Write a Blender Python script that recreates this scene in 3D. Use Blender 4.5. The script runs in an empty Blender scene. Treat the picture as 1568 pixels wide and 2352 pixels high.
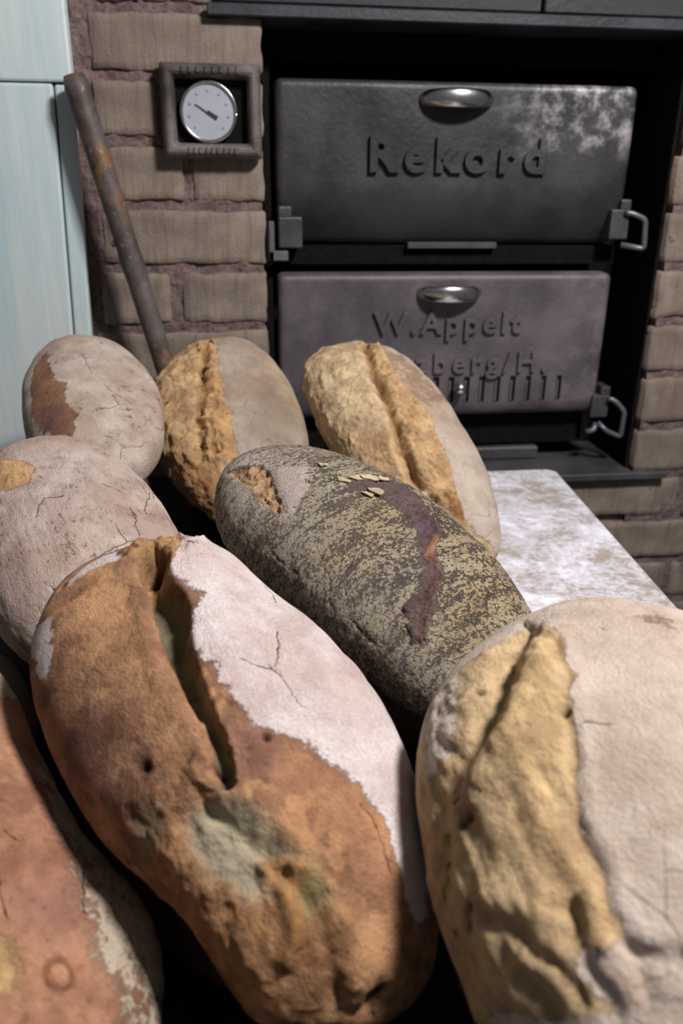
import bpy, bmesh, math, random
import numpy as np
from mathutils import Vector, Matrix

# ------------------------------------------------------------------ camera, world, light
scene = bpy.context.scene
COL = scene.collection
random.seed(7)
IMG_W, IMG_H, FPX = 1568.0, 2352.0, 1895.0
CAM = np.array([0.0, 0.0, 1.34])
YAW, PITCH, ROLL = np.radians([7.5, 22.5, 0.7])

def camera_axes():
    fwd = np.array([np.sin(YAW) * np.cos(PITCH), np.cos(YAW) * np.cos(PITCH), -np.sin(PITCH)])
    right = np.array([np.cos(YAW), -np.sin(YAW), 0.0])
    up = np.cross(right, fwd)
    return (right * np.cos(ROLL) + up * np.sin(ROLL), -right * np.sin(ROLL) + up * np.cos(ROLL), fwd)
AX_R, AX_U, AX_F = camera_axes()

cam_data = bpy.data.cameras.new('camera')
cam = bpy.data.objects.new('camera', cam_data)
COL.objects.link(cam)
cam_data.sensor_fit = 'VERTICAL'
cam_data.sensor_height = 36.0
cam_data.sensor_width = 24.0
cam_data.lens = FPX / IMG_H * 36.0
cam_data.clip_start = 0.01
m = Matrix((tuple(AX_R) + (0,), tuple(AX_U) + (0,), tuple(-AX_F) + (0,), (0, 0, 0, 1))).transposed()
m.translation = Vector(CAM)
cam.matrix_world = m
cam_data.dof.use_dof = True
cam_data.dof.focus_distance = 0.64
cam_data.dof.aperture_fstop = 7.0
scene.camera = cam

world = bpy.data.worlds.new('world')
scene.world = world
world.use_nodes = True
world.node_tree.nodes['Background'].inputs[0].default_value = (0.92, 0.96, 1.0, 1)
world.node_tree.nodes['Background'].inputs[1].default_value = 0.10

lamp_data = bpy.data.lights.new('ceiling_lamp', 'AREA')
lamp_data.shape = 'RECTANGLE'
lamp_data.size = 0.20
lamp_data.size_y = 0.16
lamp_data.energy = 28.0
lamp_data.color = (1.0, 0.955, 0.93)
lamp = bpy.data.objects.new('ceiling_lamp', lamp_data)
COL.objects.link(lamp)
lamp.location = (0.64, 0.20, 2.20)
lamp.rotation_euler = (Vector((0.1, 0.75, 1.05)) - lamp.location).to_track_quat('-Z', 'Y').to_euler()

scene.view_settings.view_transform = 'Standard'
scene.view_settings.look = 'None'
scene.view_settings.exposure = 0.0
scene.view_settings.gamma = 1.0
scene.view_settings.use_curve_mapping = False

# ------------------------------------------------------------------ helpers
def pix_ray(x, y):
    d = AX_F * FPX + AX_R * (x - IMG_W / 2) - AX_U * (y - IMG_H / 2)
    return d / np.linalg.norm(d)

def on_wall(x, y, Y):
    d = pix_ray(x, y)
    return CAM + d * ((Y - CAM[1]) / d[1])

def on_level(x, y, z):
    d = pix_ray(x, y)
    return CAM + d * ((z - CAM[2]) / d[2])

def to_pix(P):
    q = P - CAM
    z = q @ AX_F
    return np.stack([IMG_W / 2 + FPX * (q @ AX_R) / z, IMG_H / 2 - FPX * (q @ AX_U) / z], -1)

def srgb(r, g, b):
    def f(c):
        c /= 255.0
        return c / 12.92 if c <= 0.04045 else ((c + 0.055) / 1.055) ** 2.4
    return (f(r), f(g), f(b), 1.0)

def link(o, parent=None):
    COL.objects.link(o)
    if parent is not None:
        o.parent = parent
        o.matrix_parent_inverse = Matrix.Identity(4)
    return o

def tag(o, label=None, cat=None, group=None, kind=None):
    if label: o['label'] = label
    if cat: o['category'] = cat
    if group: o['group'] = group
    if kind: o['kind'] = kind
    return o

def mesh_obj(name, verts, faces, mat, parent=None, smooth=False, loc=(0, 0, 0)):
    me = bpy.data.meshes.new(name)
    me.from_pydata([tuple(v) for v in verts], [], [tuple(f) for f in faces])
    me.materials.append(mat)
    if smooth:
        me.polygons.foreach_set('use_smooth', [True] * len(me.polygons))
    me.update()
    o = bpy.data.objects.new(name, me)
    o.location = loc
    return link(o, parent)

def bm_obj(name, bm, mat, parent=None, smooth=False, loc=(0, 0, 0)):
    bmesh.ops.recalc_face_normals(bm, faces=bm.faces[:])
    me = bpy.data.meshes.new(name)
    bm.to_mesh(me)
    bm.free()
    me.materials.append(mat)
    if smooth:
        me.polygons.foreach_set('use_smooth', [True] * len(me.polygons))
    o = bpy.data.objects.new(name, me)
    o.location = loc
    return link(o, parent)

def bm_box(bm, x0, x1, y0, y1, z0, z1, bevel=0.0, seg=1):
    r = bmesh.ops.create_cube(bm, size=1.0)
    vs = r['verts']
    for v in vs:
        v.co = Vector((x0 + (v.co.x + .5) * (x1 - x0), y0 + (v.co.y + .5) * (y1 - y0), z0 + (v.co.z + .5) * (z1 - z0)))
    if bevel > 0:
        es = list({e for v in vs for e in v.link_edges})
        bmesh.ops.bevel(bm, geom=es, offset=bevel, segments=seg, profile=0.5, affect='EDGES')

def box(name, x0, x1, y0, y1, z0, z1, mat, parent=None, bevel=0.0, seg=1, smooth=False):
    bm = bmesh.new()
    bm_box(bm, x0, x1, y0, y1, z0, z1, bevel, seg)
    return bm_obj(name, bm, mat, parent, smooth)

def tube(name, pts, rad, mat, parent=None, seg=12, jitter=0.0):
    pts = [Vector(p) for p in pts]
    rads = rad if isinstance(rad, (list, tuple)) else [rad] * len(pts)
    verts, faces = [], []
    up = Vector((0.13, 0.97, 0.21))
    for i, p in enumerate(pts):
        t = (pts[min(i + 1, len(pts) - 1)] - pts[max(i - 1, 0)]).normalized()
        a = t.cross(up).normalized()
        b = t.cross(a).normalized()
        for k in range(seg):
            an = 2 * math.pi * k / seg
            r = rads[i] * (1 + random.uniform(-jitter, jitter))
            verts.append(p + a * math.cos(an) * r + b * math.sin(an) * r)
    for i in range(len(pts) - 1):
        for k in range(seg):
            faces.append((i * seg + k, i * seg + (k + 1) % seg, (i + 1) * seg + (k + 1) % seg, (i + 1) * seg + k))
    faces.append(tuple(range(seg))[::-1])
    faces.append(tuple((len(pts) - 1) * seg + k for k in range(seg)))
    return mesh_obj(name, verts, faces, mat, parent, smooth=True)

def rounded_path(pts, r=0.006, n=4):
    pts = [Vector(p) for p in pts]
    out = [pts[0]]
    for i in range(1, len(pts) - 1):
        a = pts[i] + (pts[i - 1] - pts[i]).normalized() * r
        b = pts[i] + (pts[i + 1] - pts[i]).normalized() * r
        for k in range(n + 1):
            t = k / n
            out.append(a * (1 - t) ** 2 + pts[i] * 2 * t * (1 - t) + b * t * t)
    out.append(pts[-1])
    return out

# ---- vectorised lattice noise
def _hash(ix, iy, iz):
    h = (ix.astype(np.uint32) * np.uint32(374761393) + iy.astype(np.uint32) * np.uint32(668265263) + iz.astype(np.uint32) * np.uint32(2246822519))
    h = (h ^ (h >> np.uint32(13))) * np.uint32(1274126177)
    h = h ^ (h >> np.uint32(16))
    return (h & np.uint32(0xFFFF)).astype(np.float64) / 65535.0

def vnoise(P):
    i = np.floor(P).astype(np.int64)
    f = P - i
    f = f * f * (3 - 2 * f)
    out = 0
    for dx in (0, 1):
        wx = f[:, 0] if dx else 1 - f[:, 0]
        for dy in (0, 1):
            wy = f[:, 1] if dy else 1 - f[:, 1]
            for dz in (0, 1):
                wz = f[:, 2] if dz else 1 - f[:, 2]
                out = out + wx * wy * wz * _hash(i[:, 0] + dx, i[:, 1] + dy, i[:, 2] + dz)
    return out

def fbm(P, scale, octaves=4, seed=0.0, rough=0.5):
    P = P * scale + seed * 17.31 + 1000.0
    tot = 0; amp = 1.0; s = 0
    for _ in range(octaves):
        tot = tot + amp * vnoise(P); s += amp
        amp *= rough; P = P * 2.03 + 11.7
    return tot / s - 0.5

def ridged(P, scale, octaves=4, seed=0.0, rough=0.55):
    P = P * scale + seed * 13.7 + 1000.0
    tot = 0; amp = 1.0; s = 0
    for _ in range(octaves):
        tot = tot + amp * (1 - np.abs(2 * vnoise(P) - 1) * 1.6); s += amp
        amp *= rough; P = P * 2.07 + 5.1
    return tot / s - .2

def sstep(a, b, x):
    t = np.clip((x - a) / (b - a), 0, 1)
    return t * t * (3 - 2 * t)

# ---- node helper
class Nodes:
    def __init__(self, name):
        self.mat = bpy.data.materials.new(name)
        self.mat.use_nodes = True
        self.nt = self.mat.node_tree
        self.b = self.nt.nodes['Principled BSDF']
        self.tc = self.nt.nodes.new('ShaderNodeTexCoord')
        self.obj = self.tc.outputs['Object']
    def put(self, sock, v):
        if hasattr(v, 'node'):
            self.nt.links.new(v, sock)
        else:
            sock.default_value = v
    def noise(self, scale, detail=5, rough=0.55, vec=None, dist=0.0):
        n = self.nt.nodes.new('ShaderNodeTexNoise')
        self.put(n.inputs['Vector'], vec if vec is not None else self.obj)
        n.inputs['Scale'].default_value = scale; n.inputs['Detail'].default_value = detail
        n.inputs['Roughness'].default_value = rough; n.inputs['Distortion'].default_value = dist
        return n.outputs['Fac']
    def voro_edge(self, scale, vec=None):
        n = self.nt.nodes.new('ShaderNodeTexVoronoi')
        n.feature = 'DISTANCE_TO_EDGE'
        self.put(n.inputs['Vector'], vec if vec is not None else self.obj)
        n.inputs['Scale'].default_value = scale
        return n.outputs['Distance']
    def mapping(self, scale=(1, 1, 1), rot=(0, 0, 0), loc=(0, 0, 0)):
        n = self.nt.nodes.new('ShaderNodeMapping')
        self.nt.links.new(self.obj, n.inputs['Vector'])
        n.inputs['Scale'].default_value = scale; n.inputs['Rotation'].default_value = rot; n.inputs['Location'].default_value = loc
        return n.outputs['Vector']
    def math(self, op, a, b=0.0, c=0.0):
        n = self.nt.nodes.new('ShaderNodeMath'); n.operation = op
        self.put(n.inputs[0], a); self.put(n.inputs[1], b)
        if op in ('MULTIPLY_ADD',): self.put(n.inputs[2], c)
        return n.outputs[0]
    def vadd(self, a, b):
        n = self.nt.nodes.new('ShaderNodeVectorMath'); n.operation = 'ADD'
        self.put(n.inputs[0], a); self.put(n.inputs[1], b)
        return n.outputs[0]
    def vscale(self, a, s):
        n = self.nt.nodes.new('ShaderNodeVectorMath'); n.operation = 'SCALE'
        self.put(n.inputs[0], a); n.inputs['Scale'].default_value = s
        return n.outputs[0]
    def step(self, x, a, b, lo=0.0, hi=1.0):
        n = self.nt.nodes.new('ShaderNodeMapRange'); n.interpolation_type = 'SMOOTHSTEP'
        self.put(n.inputs['Value'], x)
        n.inputs['From Min'].default_value = a; n.inputs['From Max'].default_value = b
        n.inputs['To Min'].default_value = lo; n.inputs['To Max'].default_value = hi
        return n.outputs['Result']
    def mix(self, fac, a, b, mode='MIX'):
        n = self.nt.nodes.new('ShaderNodeMix'); n.data_type = 'RGBA'; n.blend_type = mode
        self.put(n.inputs['Factor'], fac); self.put(n.inputs['A'], a) if False else None
        self.put(n.inputs[6], a); self.put(n.inputs[7], b)
        return n.outputs[2]
    def attr(self, name, color=True):
        n = self.nt.nodes.new('ShaderNodeAttribute'); n.attribute_name = name
        return n.outputs['Color'] if color else n.outputs['Fac']
    def sep(self, vec=None):
        n = self.nt.nodes.new('ShaderNodeSeparateXYZ')
        self.put(n.inputs[0], vec if vec is not None else self.obj)
        return n.outputs
    def bump(self, h, dist=0.002, strength=1.0):
        n = self.nt.nodes.new('ShaderNodeBump')
        self.put(n.inputs['Height'], h)
        n.inputs['Distance'].default_value = dist; n.inputs['Strength'].default_value = strength
        self.nt.links.new(n.outputs['Normal'], self.b.inputs['Normal'])
    def done(self, col, rough=0.8, metal=0.0, spec=0.3):
        self.put(self.b.inputs['Base Color'], col)
        self.put(self.b.inputs['Roughness'], rough)
        self.put(self.b.inputs['Metallic'], metal)
        self.put(self.b.inputs['Specular IOR Level'], spec)
        return self.mat

# ------------------------------------------------------------------ materials of the place
def mat_brick():
    n = Nodes('tan_brick')
    oi = n.nt.nodes.new('ShaderNodeObjectInfo').outputs['Random']
    a = n.noise(22, 5); sc = n.noise(60, 4, vec=n.mapping((1.6, 1.6, 0.18))); f = n.noise(260, 4)
    c = n.mix(n.step(a, .35, .7), srgb(118, 106, 97), srgb(144, 132, 120))
    c = n.mix(n.step(sc, .5, .72, 0, .55), c, srgb(102, 90, 84))
    c = n.mix(n.step(f, .6, .75, 0, .5), c, srgb(150, 142, 130))
    c = n.mix(n.math('MULTIPLY', oi, .35), c, srgb(118, 102, 96))
    n.bump(n.math('ADD', n.math('MULTIPLY', f, .5), sc), .003, .7)
    return n.done(c, .92, 0, .15)

def mat_mortar():
    n = Nodes('pink_mortar')
    a = n.noise(30, 5); f = n.noise(170, 6, .7)
    c = n.mix(n.step(a, .3, .7), srgb(126, 106, 105), srgb(152, 130, 128))
    c = n.mix(n.step(f, .35, .55, .6, 0), c, srgb(86, 70, 69))
    n.bump(f, .006, 1.0)
    return n.done(c, .95, 0, .1)

def mat_iron(name, dark, light, wear=None, rough=.5, metal=.35):
    n = Nodes(name)
    a = n.noise(9, 6, .6); f = n.noise(120, 5)
    c = n.mix(n.step(a, .35, .68), dark, light)
    if wear is not None:
        (x0, x1), (z0, z1), wc, amt = wear
        s = n.sep()
        gx = n.step(s[0], x0, x1); gz = n.step(s[2], z0, z1)
        w = n.math('MULTIPLY', gx, gz)
        p = n.step(n.noise(34, 7, .68), .44, .66)
        c = n.mix(n.math('MULTIPLY', n.math('MULTIPLY', w, p), amt), c, wc)
    c = n.mix(n.step(f, .55, .75, 0, .25), c, light)
    n.bump(n.math('ADD', f, n.math('MULTIPLY', a, .5)), .0012, .6)
    return n.done(c, n.step(a, .3, .7, rough - .1, rough + .12), metal, .4)

def mat_blue():
    n = Nodes('pale_blue_paint')
    a = n.noise(5, 6, .6, vec=n.mapping((3.0, 3.0, .5))); st = n.noise(30, 5, .6, vec=n.mapping((4, 4, .22)))
    d = n.noise(24, 6, .7)
    c = n.mix(n.step(a, .35, .65), srgb(184, 204, 210), srgb(206, 216, 216))
    c = n.mix(n.step(st, .55, .75, 0, .45), c, srgb(210, 214, 212))
    c = n.mix(n.step(d, .62, .78, 0, .6), c, srgb(120, 134, 138))
    n.bump(st, .0012, .5)
    return n.done(c, .5, 0, .35)

def mat_flour_board():
    n = Nodes('floured_wood')
    g = n.noise(18, 5, .6, vec=n.mapping((1, .25, 1)))
    a = n.noise(13, 8, .72, dist=.5); f = n.noise(85, 7, .75, dist=.4)
    c = n.mix(g, srgb(150, 138, 128), srgb(176, 166, 158))
    m = n.math('ADD', n.math('MULTIPLY', a, 1.0), n.math('MULTIPLY', f, .75))
    c = n.mix(n.step(m, .72, .96), c, srgb(214, 212, 222))
    c = n.mix(n.step(m, .92, 1.06), c, srgb(240, 238, 246))
    c = n.mix(n.step(n.noise(90, 3), .70, .74, 0, .8), c, srgb(98, 88, 80))
    n.bump(m, .0015, .6)
    return n.done(c, .85, 0, .2)

def mat_plain(name, col, rough=.6, metal=0.0, spec=.4, bump=0.0, scale=80, var=.25):
    n = Nodes(name)
    a = n.noise(scale, 5)
    dk = tuple(v * (1 - var) for v in col[:3]) + (1,)
    lt = tuple(min(1, v * (1 + var)) for v in col[:3]) + (1,)
    c = n.mix(n.step(a, .3, .7), dk, lt)
    if bump: n.bump(a, bump, .7)
    return n.done(c, rough, metal, spec)

M_BRICK = mat_brick(); M_MORTAR = mat_mortar(); M_BLUE = mat_blue(); M_BOARD = mat_flour_board()
M_IRON_UP = mat_iron('worn_dark_iron', srgb(50, 51, 52), srgb(66, 66, 66), ((0.02, 0.20), (0.0, 0.05), srgb(176, 172, 176), .85), .48)
M_IRON_LO = mat_iron('worn_grey_iron', srgb(80, 74, 80), srgb(104, 97, 101), ((0.12, 0.24), (-0.14, -0.06), srgb(138, 130, 128), .4), .52, .2)
M_IRON = mat_iron('dark_iron', srgb(66, 66, 70), srgb(86, 85, 88))
M_SOOT_SHADE = mat_plain('soot_and_shade_black', srgb(20, 19, 18), .9, 0, .1, .001)  # also painted as shade on the jamb plate and in the vent slots
M_BLACK = mat_plain('black_steel', srgb(24, 23, 22), .75, 0, .15)
M_LINTEL = mat_iron('lintel_steel', srgb(46, 48, 53), srgb(64, 66, 72), None, .55)
M_PLATE = mat_iron('dark_plate', srgb(38, 40, 42), srgb(50, 52, 54), None, .65, .1)
M_CHROME = mat_plain('worn_chrome', srgb(205, 203, 200), .22, 1.0, .5, .0002, 160, .12)
M_STEEL = mat_iron('grey_steel', srgb(104, 104, 112), srgb(138, 137, 143), None, .45, .5)
M_CAST = mat_iron('cast_frame', srgb(58, 53, 51), srgb(126, 118, 116), None, .5, .2)
M_DIAL = mat_plain('dial_white', srgb(160, 164, 176), .5, 0, .4, 0, 30, .05)
M_INK = mat_plain('dial_ink', srgb(60, 58, 60), .6)
M_INK2 = mat_plain('faded_ink', srgb(150, 154, 164), .6)
M_WOOD = mat_plain('table_wood', srgb(120, 98, 78), .8, 0, .2, .001, 40)
M_FLOOR = mat_plain('floor_concrete', srgb(95, 90, 86), .9, 0, .2, .002, 20)

def mat_pipe():
    n = Nodes('rusty_pipe')
    a = n.noise(20, 6, .65); r = n.noise(14, 6, .7, dist=.5); f = n.noise(110, 4)
    c = n.mix(n.step(a, .35, .65), srgb(70, 62, 59), srgb(98, 90, 88))
    c = n.mix(n.step(r, .5, .66, 0, .75), c, srgb(132, 96, 58))
    c = n.mix(n.step(f, .6, .75, 0, .4), c, srgb(170, 162, 164))
    n.bump(f, .001, .6)
    return n.done(c, .6, .2, .4)
M_PIPE = mat_pipe()

# ------------------------------------------------------------------ room structure
WALL_Y = 1.2
JL, JR = 0.0475, 0.6345           # jambs of the oven recess
SILL_Z = 0.893
tag(box('floor', -1.6, 2.0, -1.2, 1.6, -0.05, 0.0, M_FLOOR), kind='structure')

joints = [0.567, 0.648, 0.728, 0.806, 0.885, 0.967, 1.05, 1.131, 1.212, 1.293, 1.371, 1.448, 1.523, 1.603, 1.684]
bm = bmesh.new()
def relief_grid(bm, x0, x1, z0, z1, y, step=0.005, amp=0.006):
    nx = max(2, int((x1 - x0) / step)); nz = max(2, int((z1 - z0) / step))
    X, Z = np.meshgrid(np.linspace(x0, x1, nx), np.linspace(z0, z1, nz))
    P = np.stack([X.ravel(), np.zeros(X.size), Z.ravel()], 1)
    Y = y - fbm(P, 60, 4, 2.0, .65) * amp * 2 + fbm(P, 14, 2, 5.0) * amp * .6
    vs = [bm.verts.new((p[0], yy, p[2])) for p, yy in zip(P, Y)]
    for j in range(nz - 1):
        for i in range(nx - 1):
            bm.faces.new((vs[j * nx + i], vs[j * nx + i + 1], vs[(j + 1) * nx + i + 1], vs[(j + 1) * nx + i]))
bm_box(bm, -0.9, JL - .004, WALL_Y + .012, 1.42, 0, 2.3)
bm_box(bm, JR + .004, 1.5, WALL_Y + .012, 1.42, 0, 2.3)
bm_box(bm, JL - .004, JR + .004, WALL_Y + .012, 1.42, 0, SILL_Z - .012)
bm_box(bm, JL - .004, JR + .004, WALL_Y + .012, 1.42, 1.5275, 2.3)
bm_box(bm, JL - .004, JR + .004, 1.40, 1.42, SILL_Z - .012, 1.5275)
relief_grid(bm, -0.23, JL - .003, 0.95, 1.62, WALL_Y + .0022)
relief_grid(bm, JR + .003, 0.95, 0.55, 1.62, WALL_Y + .0022)
wall = bm_obj('wall_back', bm, M_MORTAR)
tag(wall, kind='structure')

def brick(x0, x1, z0, z1, dy=0.0):
    bm = bmesh.new()
    y0 = WALL_Y - .001 + dy
    bm_box(bm, x0, x1, y0, y0 + .115, z0, z1, .0025, 1)
    bmesh.ops.subdivide_edges(bm, edges=[e for e in bm.edges if e.calc_length() > .03 and abs(e.verts[0].co.y - e.verts[1].co.y) < .01], cuts=7, use_grid_fill=True)
    for v in bm.verts:
        p = np.array([[v.co.x, v.co.y, v.co.z]])
        v.co.x += float(fbm(p, 55, 3, 1)[0]) * .006
        v.co.z += float(fbm(p, 55, 3, 4)[0]) * .010
        v.co.y += float(fbm(p, 25, 2, 9)[0]) * .003
    c = Vector(((x0 + x1) / 2, y0, (z0 + z1) / 2))
    for v in bm.verts: v.co -= c
    return bm_obj('brick', bm, M_BRICK, wall, True, loc=c)

def px_x(x, y): return float(on_wall(x, y, WALL_Y)[0])
left_rows = {   # joint index below the course -> brick ends in the photograph
    11: [(206, 599, 100)], 10: [(215, 362, 250), (374, 602, 250)], 9: [(238, 420, 400), (441, 604, 400)],
    8: [(236, 606, 540)], 7: [(236, 391, 680), (420, 608, 680)], 6: [(228, 610, 800)], 5: [(233, 420, 930), (435, 611, 930)], 12: [(206, 322, 5), (330, 480, 5)]}
for j, spans in left_rows.items():
    z0, z1 = joints[j] + .0065, joints[j + 1] - .0065
    for a, b, y in spans:
        x1 = JL if b > 595 else px_x(b, y)
        brick(px_x(a, y), x1, z0, z1, random.uniform(-.002, .002))
for j in range(0, 14):
    z0, z1 = joints[j] + .0065, joints[j + 1] - .0065
    off = random.uniform(-.004, .006)
    if joints[j] < .88:       # below the sill the courses run on under the opening
        xs = [(0.21, 0.455), (0.467, 0.722), (0.735, 0.98)] if j % 2 else [(0.33, 0.585), (0.598, 0.80), (0.812, 1.06)]
    else:
        xs = [(JR + off, 0.885), (0.897, 1.14)] if j % 2 else [(JR + off, 0.765), (0.777, 1.02)]
    if joints[j] > 1.5: continue
    for a, b in xs: brick(a, b, z0, z1, random.uniform(-.002, .002))

for j in range(7):            # courses down to the floor beside the table
    z1 = .567 - .081 * j - .0065; z0 = max(.004, z1 - .068)
    for a, b in ([(0.33, 0.585), (0.598, 0.80), (0.812, 1.06), (1.072, 1.30)] if j % 2 else [(0.21, 0.455), (0.467, 0.722), (0.735, 0.98), (0.992, 1.24)]):
        brick(a, b, z0, z1, random.uniform(-.002, .002))

# steel lintel with the dark plates above it
bm = bmesh.new()
bm_box(bm, -0.0187, 1.45, 1.184, 1.194, 1.515, 1.529, .0015)
bm_box(bm, -0.0187, 1.45, 1.194, 1.36, 1.515, 1.520)
lintel = bm_obj('trim_1', bm, M_LINTEL)
tag(lintel, kind='structure')
for a, b in ((-0.005, 0.4085), (0.4125, 1.0)):
    box('iron_plate', a, b, 1.1885, 1.198, 1.5305, 1.80, M_PLATE, lintel, .002)

# painted panelling in the left corner
pn = bpy.data.objects.new('wooden_panelling', None); pn.location = (-0.42, 1.172, 0); link(pn)
tag(pn, 'pale blue painted wooden panelling with a seam, beside the brick pier', 'panelling')
PY = 1.172
def panel(name, x0, x1, z0, z1, y0=PY, lean=0.0):
    bm = bmesh.new(); bm_box(bm, x0 + .42, x1 + .42, y0 - PY, 1.196 - PY, z0, z1, .003, 2)
    if lean:
        for v in bm.verts:
            v.co.x += (1.5 - v.co.z) * -lean if v.co.x > .1 else 0
    return bm_obj(name, bm, M_BLUE, pn)
panel('panel_board', -0.62, -0.186, 1.4362, 2.1)
panel('panel_board', -0.62, -0.2085, 0.0, 1.4345, PY + .001, .03)
panel('panel_stile', -0.2065, -0.1845, 0.0, 1.4345, PY + .005, .03)

# ------------------------------------------------------------------ the oven
oven = bpy.data.objects.new('baking_oven', None); oven.location = (0.34, 1.26, 0.885); link(oven)
tag(oven, 'old cast-iron oven with two embossed doors set in the brick recess', 'oven')
OO = Vector((0.34, 1.26, 0.885))
def oven_part(o, parent=None):
    o.parent = parent or oven
    o.matrix_parent_inverse = Matrix.Identity(4)
    return o

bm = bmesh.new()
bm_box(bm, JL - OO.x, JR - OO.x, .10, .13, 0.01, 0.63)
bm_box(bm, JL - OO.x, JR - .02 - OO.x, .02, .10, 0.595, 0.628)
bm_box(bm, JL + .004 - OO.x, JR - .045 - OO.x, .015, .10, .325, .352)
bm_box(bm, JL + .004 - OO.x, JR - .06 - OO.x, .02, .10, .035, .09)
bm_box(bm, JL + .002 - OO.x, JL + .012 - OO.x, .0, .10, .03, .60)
bm_box(bm, JR - .006 - OO.x, JR - .001 - OO.x, -.046, .10, .009, .63)  # added dark plate over the right jamb, standing in for its shade
bm_obj('oven_frame_and_shade_plate', bm, M_SOOT_SHADE, oven)
bm = bmesh.new()
bm_box(bm, JL + .001 - OO.x, JR - .001 - OO.x, -.075, .13, -.003, .008, .001)
bm_box(bm, JR - .001 - OO.x, 0.69 - OO.x, -.075, -.062, -.003, .008, .001)
bm_obj('sill_plate', bm, M_IRON, oven)
# ash-grey inner sill step
bm = bmesh.new(); bm_box(bm, JL + .02 - OO.x, 0.50 - OO.x, .01, .06, .008, .03, .003)
bm_obj('sill_step', bm, M_IRON, oven)

def door_panel(name, w, h, depth, mat, curl=0.0, curl_h=0.05, loc=(0, 0, 0), corner=.010, edge=.009):
    nx, nz = 72, 44
    xs = np.linspace(-w / 2, w / 2, nx); zs = np.linspace(-h / 2, h / 2, nz)
    # cluster towards the rims
    f = lambda t: np.sign(t) * (1 - (1 - np.abs(t)) ** 1.6)
    xs = f(np.linspace(-1, 1, nx)) * w / 2; zs = f(np.linspace(-1, 1, nz)) * h / 2
    verts, faces = [], []
    for z in zs:
        for x in xs:
            ax, az = abs(x), abs(z)
            dx, dz = w / 2 - ax, h / 2 - az
            px, pz = x, z
            if dx < corner and dz < corner:      # round the corners
                cx, cz = corner - dx, corner - dz
                L = max(cx, cz) / max(1e-9, math.hypot(cx, cz))
                px = math.copysign(w / 2 - corner + cx * L, x); pz = math.copysign(h / 2 - corner + cz * L, z)
            d = min(dx, dz)
            y = 0.0
            if d < edge: y = edge * (1 - math.sqrt(max(0, 1 - (1 - d / edge) ** 2)))
            if curl and z < -h / 2 + curl_h:
                t = 1 - (z + h / 2) / curl_h
                y += curl * t * t
            y += -.0012 * math.cos(x / w * math.pi) + .0006 * math.sin(x * 40 + z * 31)
            verts.append((px, y, pz))
    for j in range(nz - 1):
        for i in range(nx - 1):
            faces.append((j * nx + i, j * nx + i + 1, (j + 1) * nx + i + 1, (j + 1) * nx + i))
    rim = [i for i in range(nx)] + [j * nx + nx - 1 for j in range(1, nz)] + [(nz - 1) * nx + i for i in range(nx - 2, -1, -1)] + [j * nx for j in range(nz - 2, 0, -1)]
    base = len(verts)
    for r in rim: verts.append((verts[r][0], depth, verts[r][2]))
    k = len(rim)
    for i in range(k): faces.append((rim[i], base + i, base + (i + 1) % k, rim[(i + 1) % k]))
    faces.append(tuple(base + i for i in range(k)))
    return mesh_obj(name, verts, faces, mat, oven, smooth=True, loc=loc)

def lettering(name, text, x0, x1, zbase, cap_h, mat, door, y, bold=.0, extrude=.0032, space=1.0):
    cu = bpy.data.curves.new(name, 'FONT')
    cu.body = text; cu.size = 1.0; cu.space_character = space
    cu.extrude = .06; cu.offset = bold; cu.bevel_depth = .012; cu.bevel_resolution = 1; cu.resolution_u = 4
    tmp = bpy.data.objects.new(name, cu); COL.objects.link(tmp)
    dg = bpy.context.evaluated_depsgraph_get(); dg.update()
    me = bpy.data.meshes.new_from_object(tmp.evaluated_get(dg))
    bpy.data.objects.remove(tmp); bpy.data.curves.remove(cu)
    n = len(me.vertices); co = np.empty(n * 3); me.vertices.foreach_get('co', co); co = co.reshape(-1, 3)
    sx = (x1 - x0) / (co[:, 0].max() - co[:, 0].min()); sz = cap_h / 0.70
    out = np.stack([(co[:, 0] - co[:, 0].min()) * sx + x0, y - co[:, 2] * extrude / .06, co[:, 1] * sz + zbase], 1)
    faces = [tuple(p.vertices) for p in me.polygons]
    bpy.data.meshes.remove(me)
    root = list(range(n))
    def find(a):
        while root[a] != a:
            root[a] = root[root[a]]; a = root[a]
        return a
    for f in faces:
        for v in f[1:]: root[find(v)] = find(f[0])
    isl = {}
    for f in faces: isl.setdefault(find(f[0]), []).append(f)
    for fs in sorted(isl.values(), key=lambda q: out[q[0][0]][0]):
        ids = sorted({v for f in fs for v in f}); mp = {v: k for k, v in enumerate(ids)}
        mesh_obj(name, [out[v] for v in ids], [tuple(mp[v] for v in f) for f in fs], mat, door)

def grip(door, cx, cz, w):
    """half-moon finger pull standing out of the door"""
    nu, nv = 28, 14
    verts, faces = [], []
    for i in range(nu + 1):
        a = math.pi * i / nu
        for k in range(nv):
            b = 2 * math.pi * k / nv
            r = 1.0 + .16 * math.cos(b)
            x = -math.cos(a) * w / 2 * r * .92
            y = -math.sin(a) * .026 * r * 1.1 + .002
            z = math.sin(b) * (.0085 + .004 * math.sin(a))
            verts.append((cx + x, y, cz + z))
    for i in range(nu):
        for k in range(nv):
            faces.append((i * nv + k, i * nv + (k + 1) % nv, (i + 1) * nv + (k + 1) % nv, (i + 1) * nv + k))
    c0 = len(verts)                              # web between the bow and the door
    faces.append(tuple(i * nv + 4 for i in range(nu + 1)))
    return mesh_obj('handle', verts, faces, M_CHROME, door, smooth=True)

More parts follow.
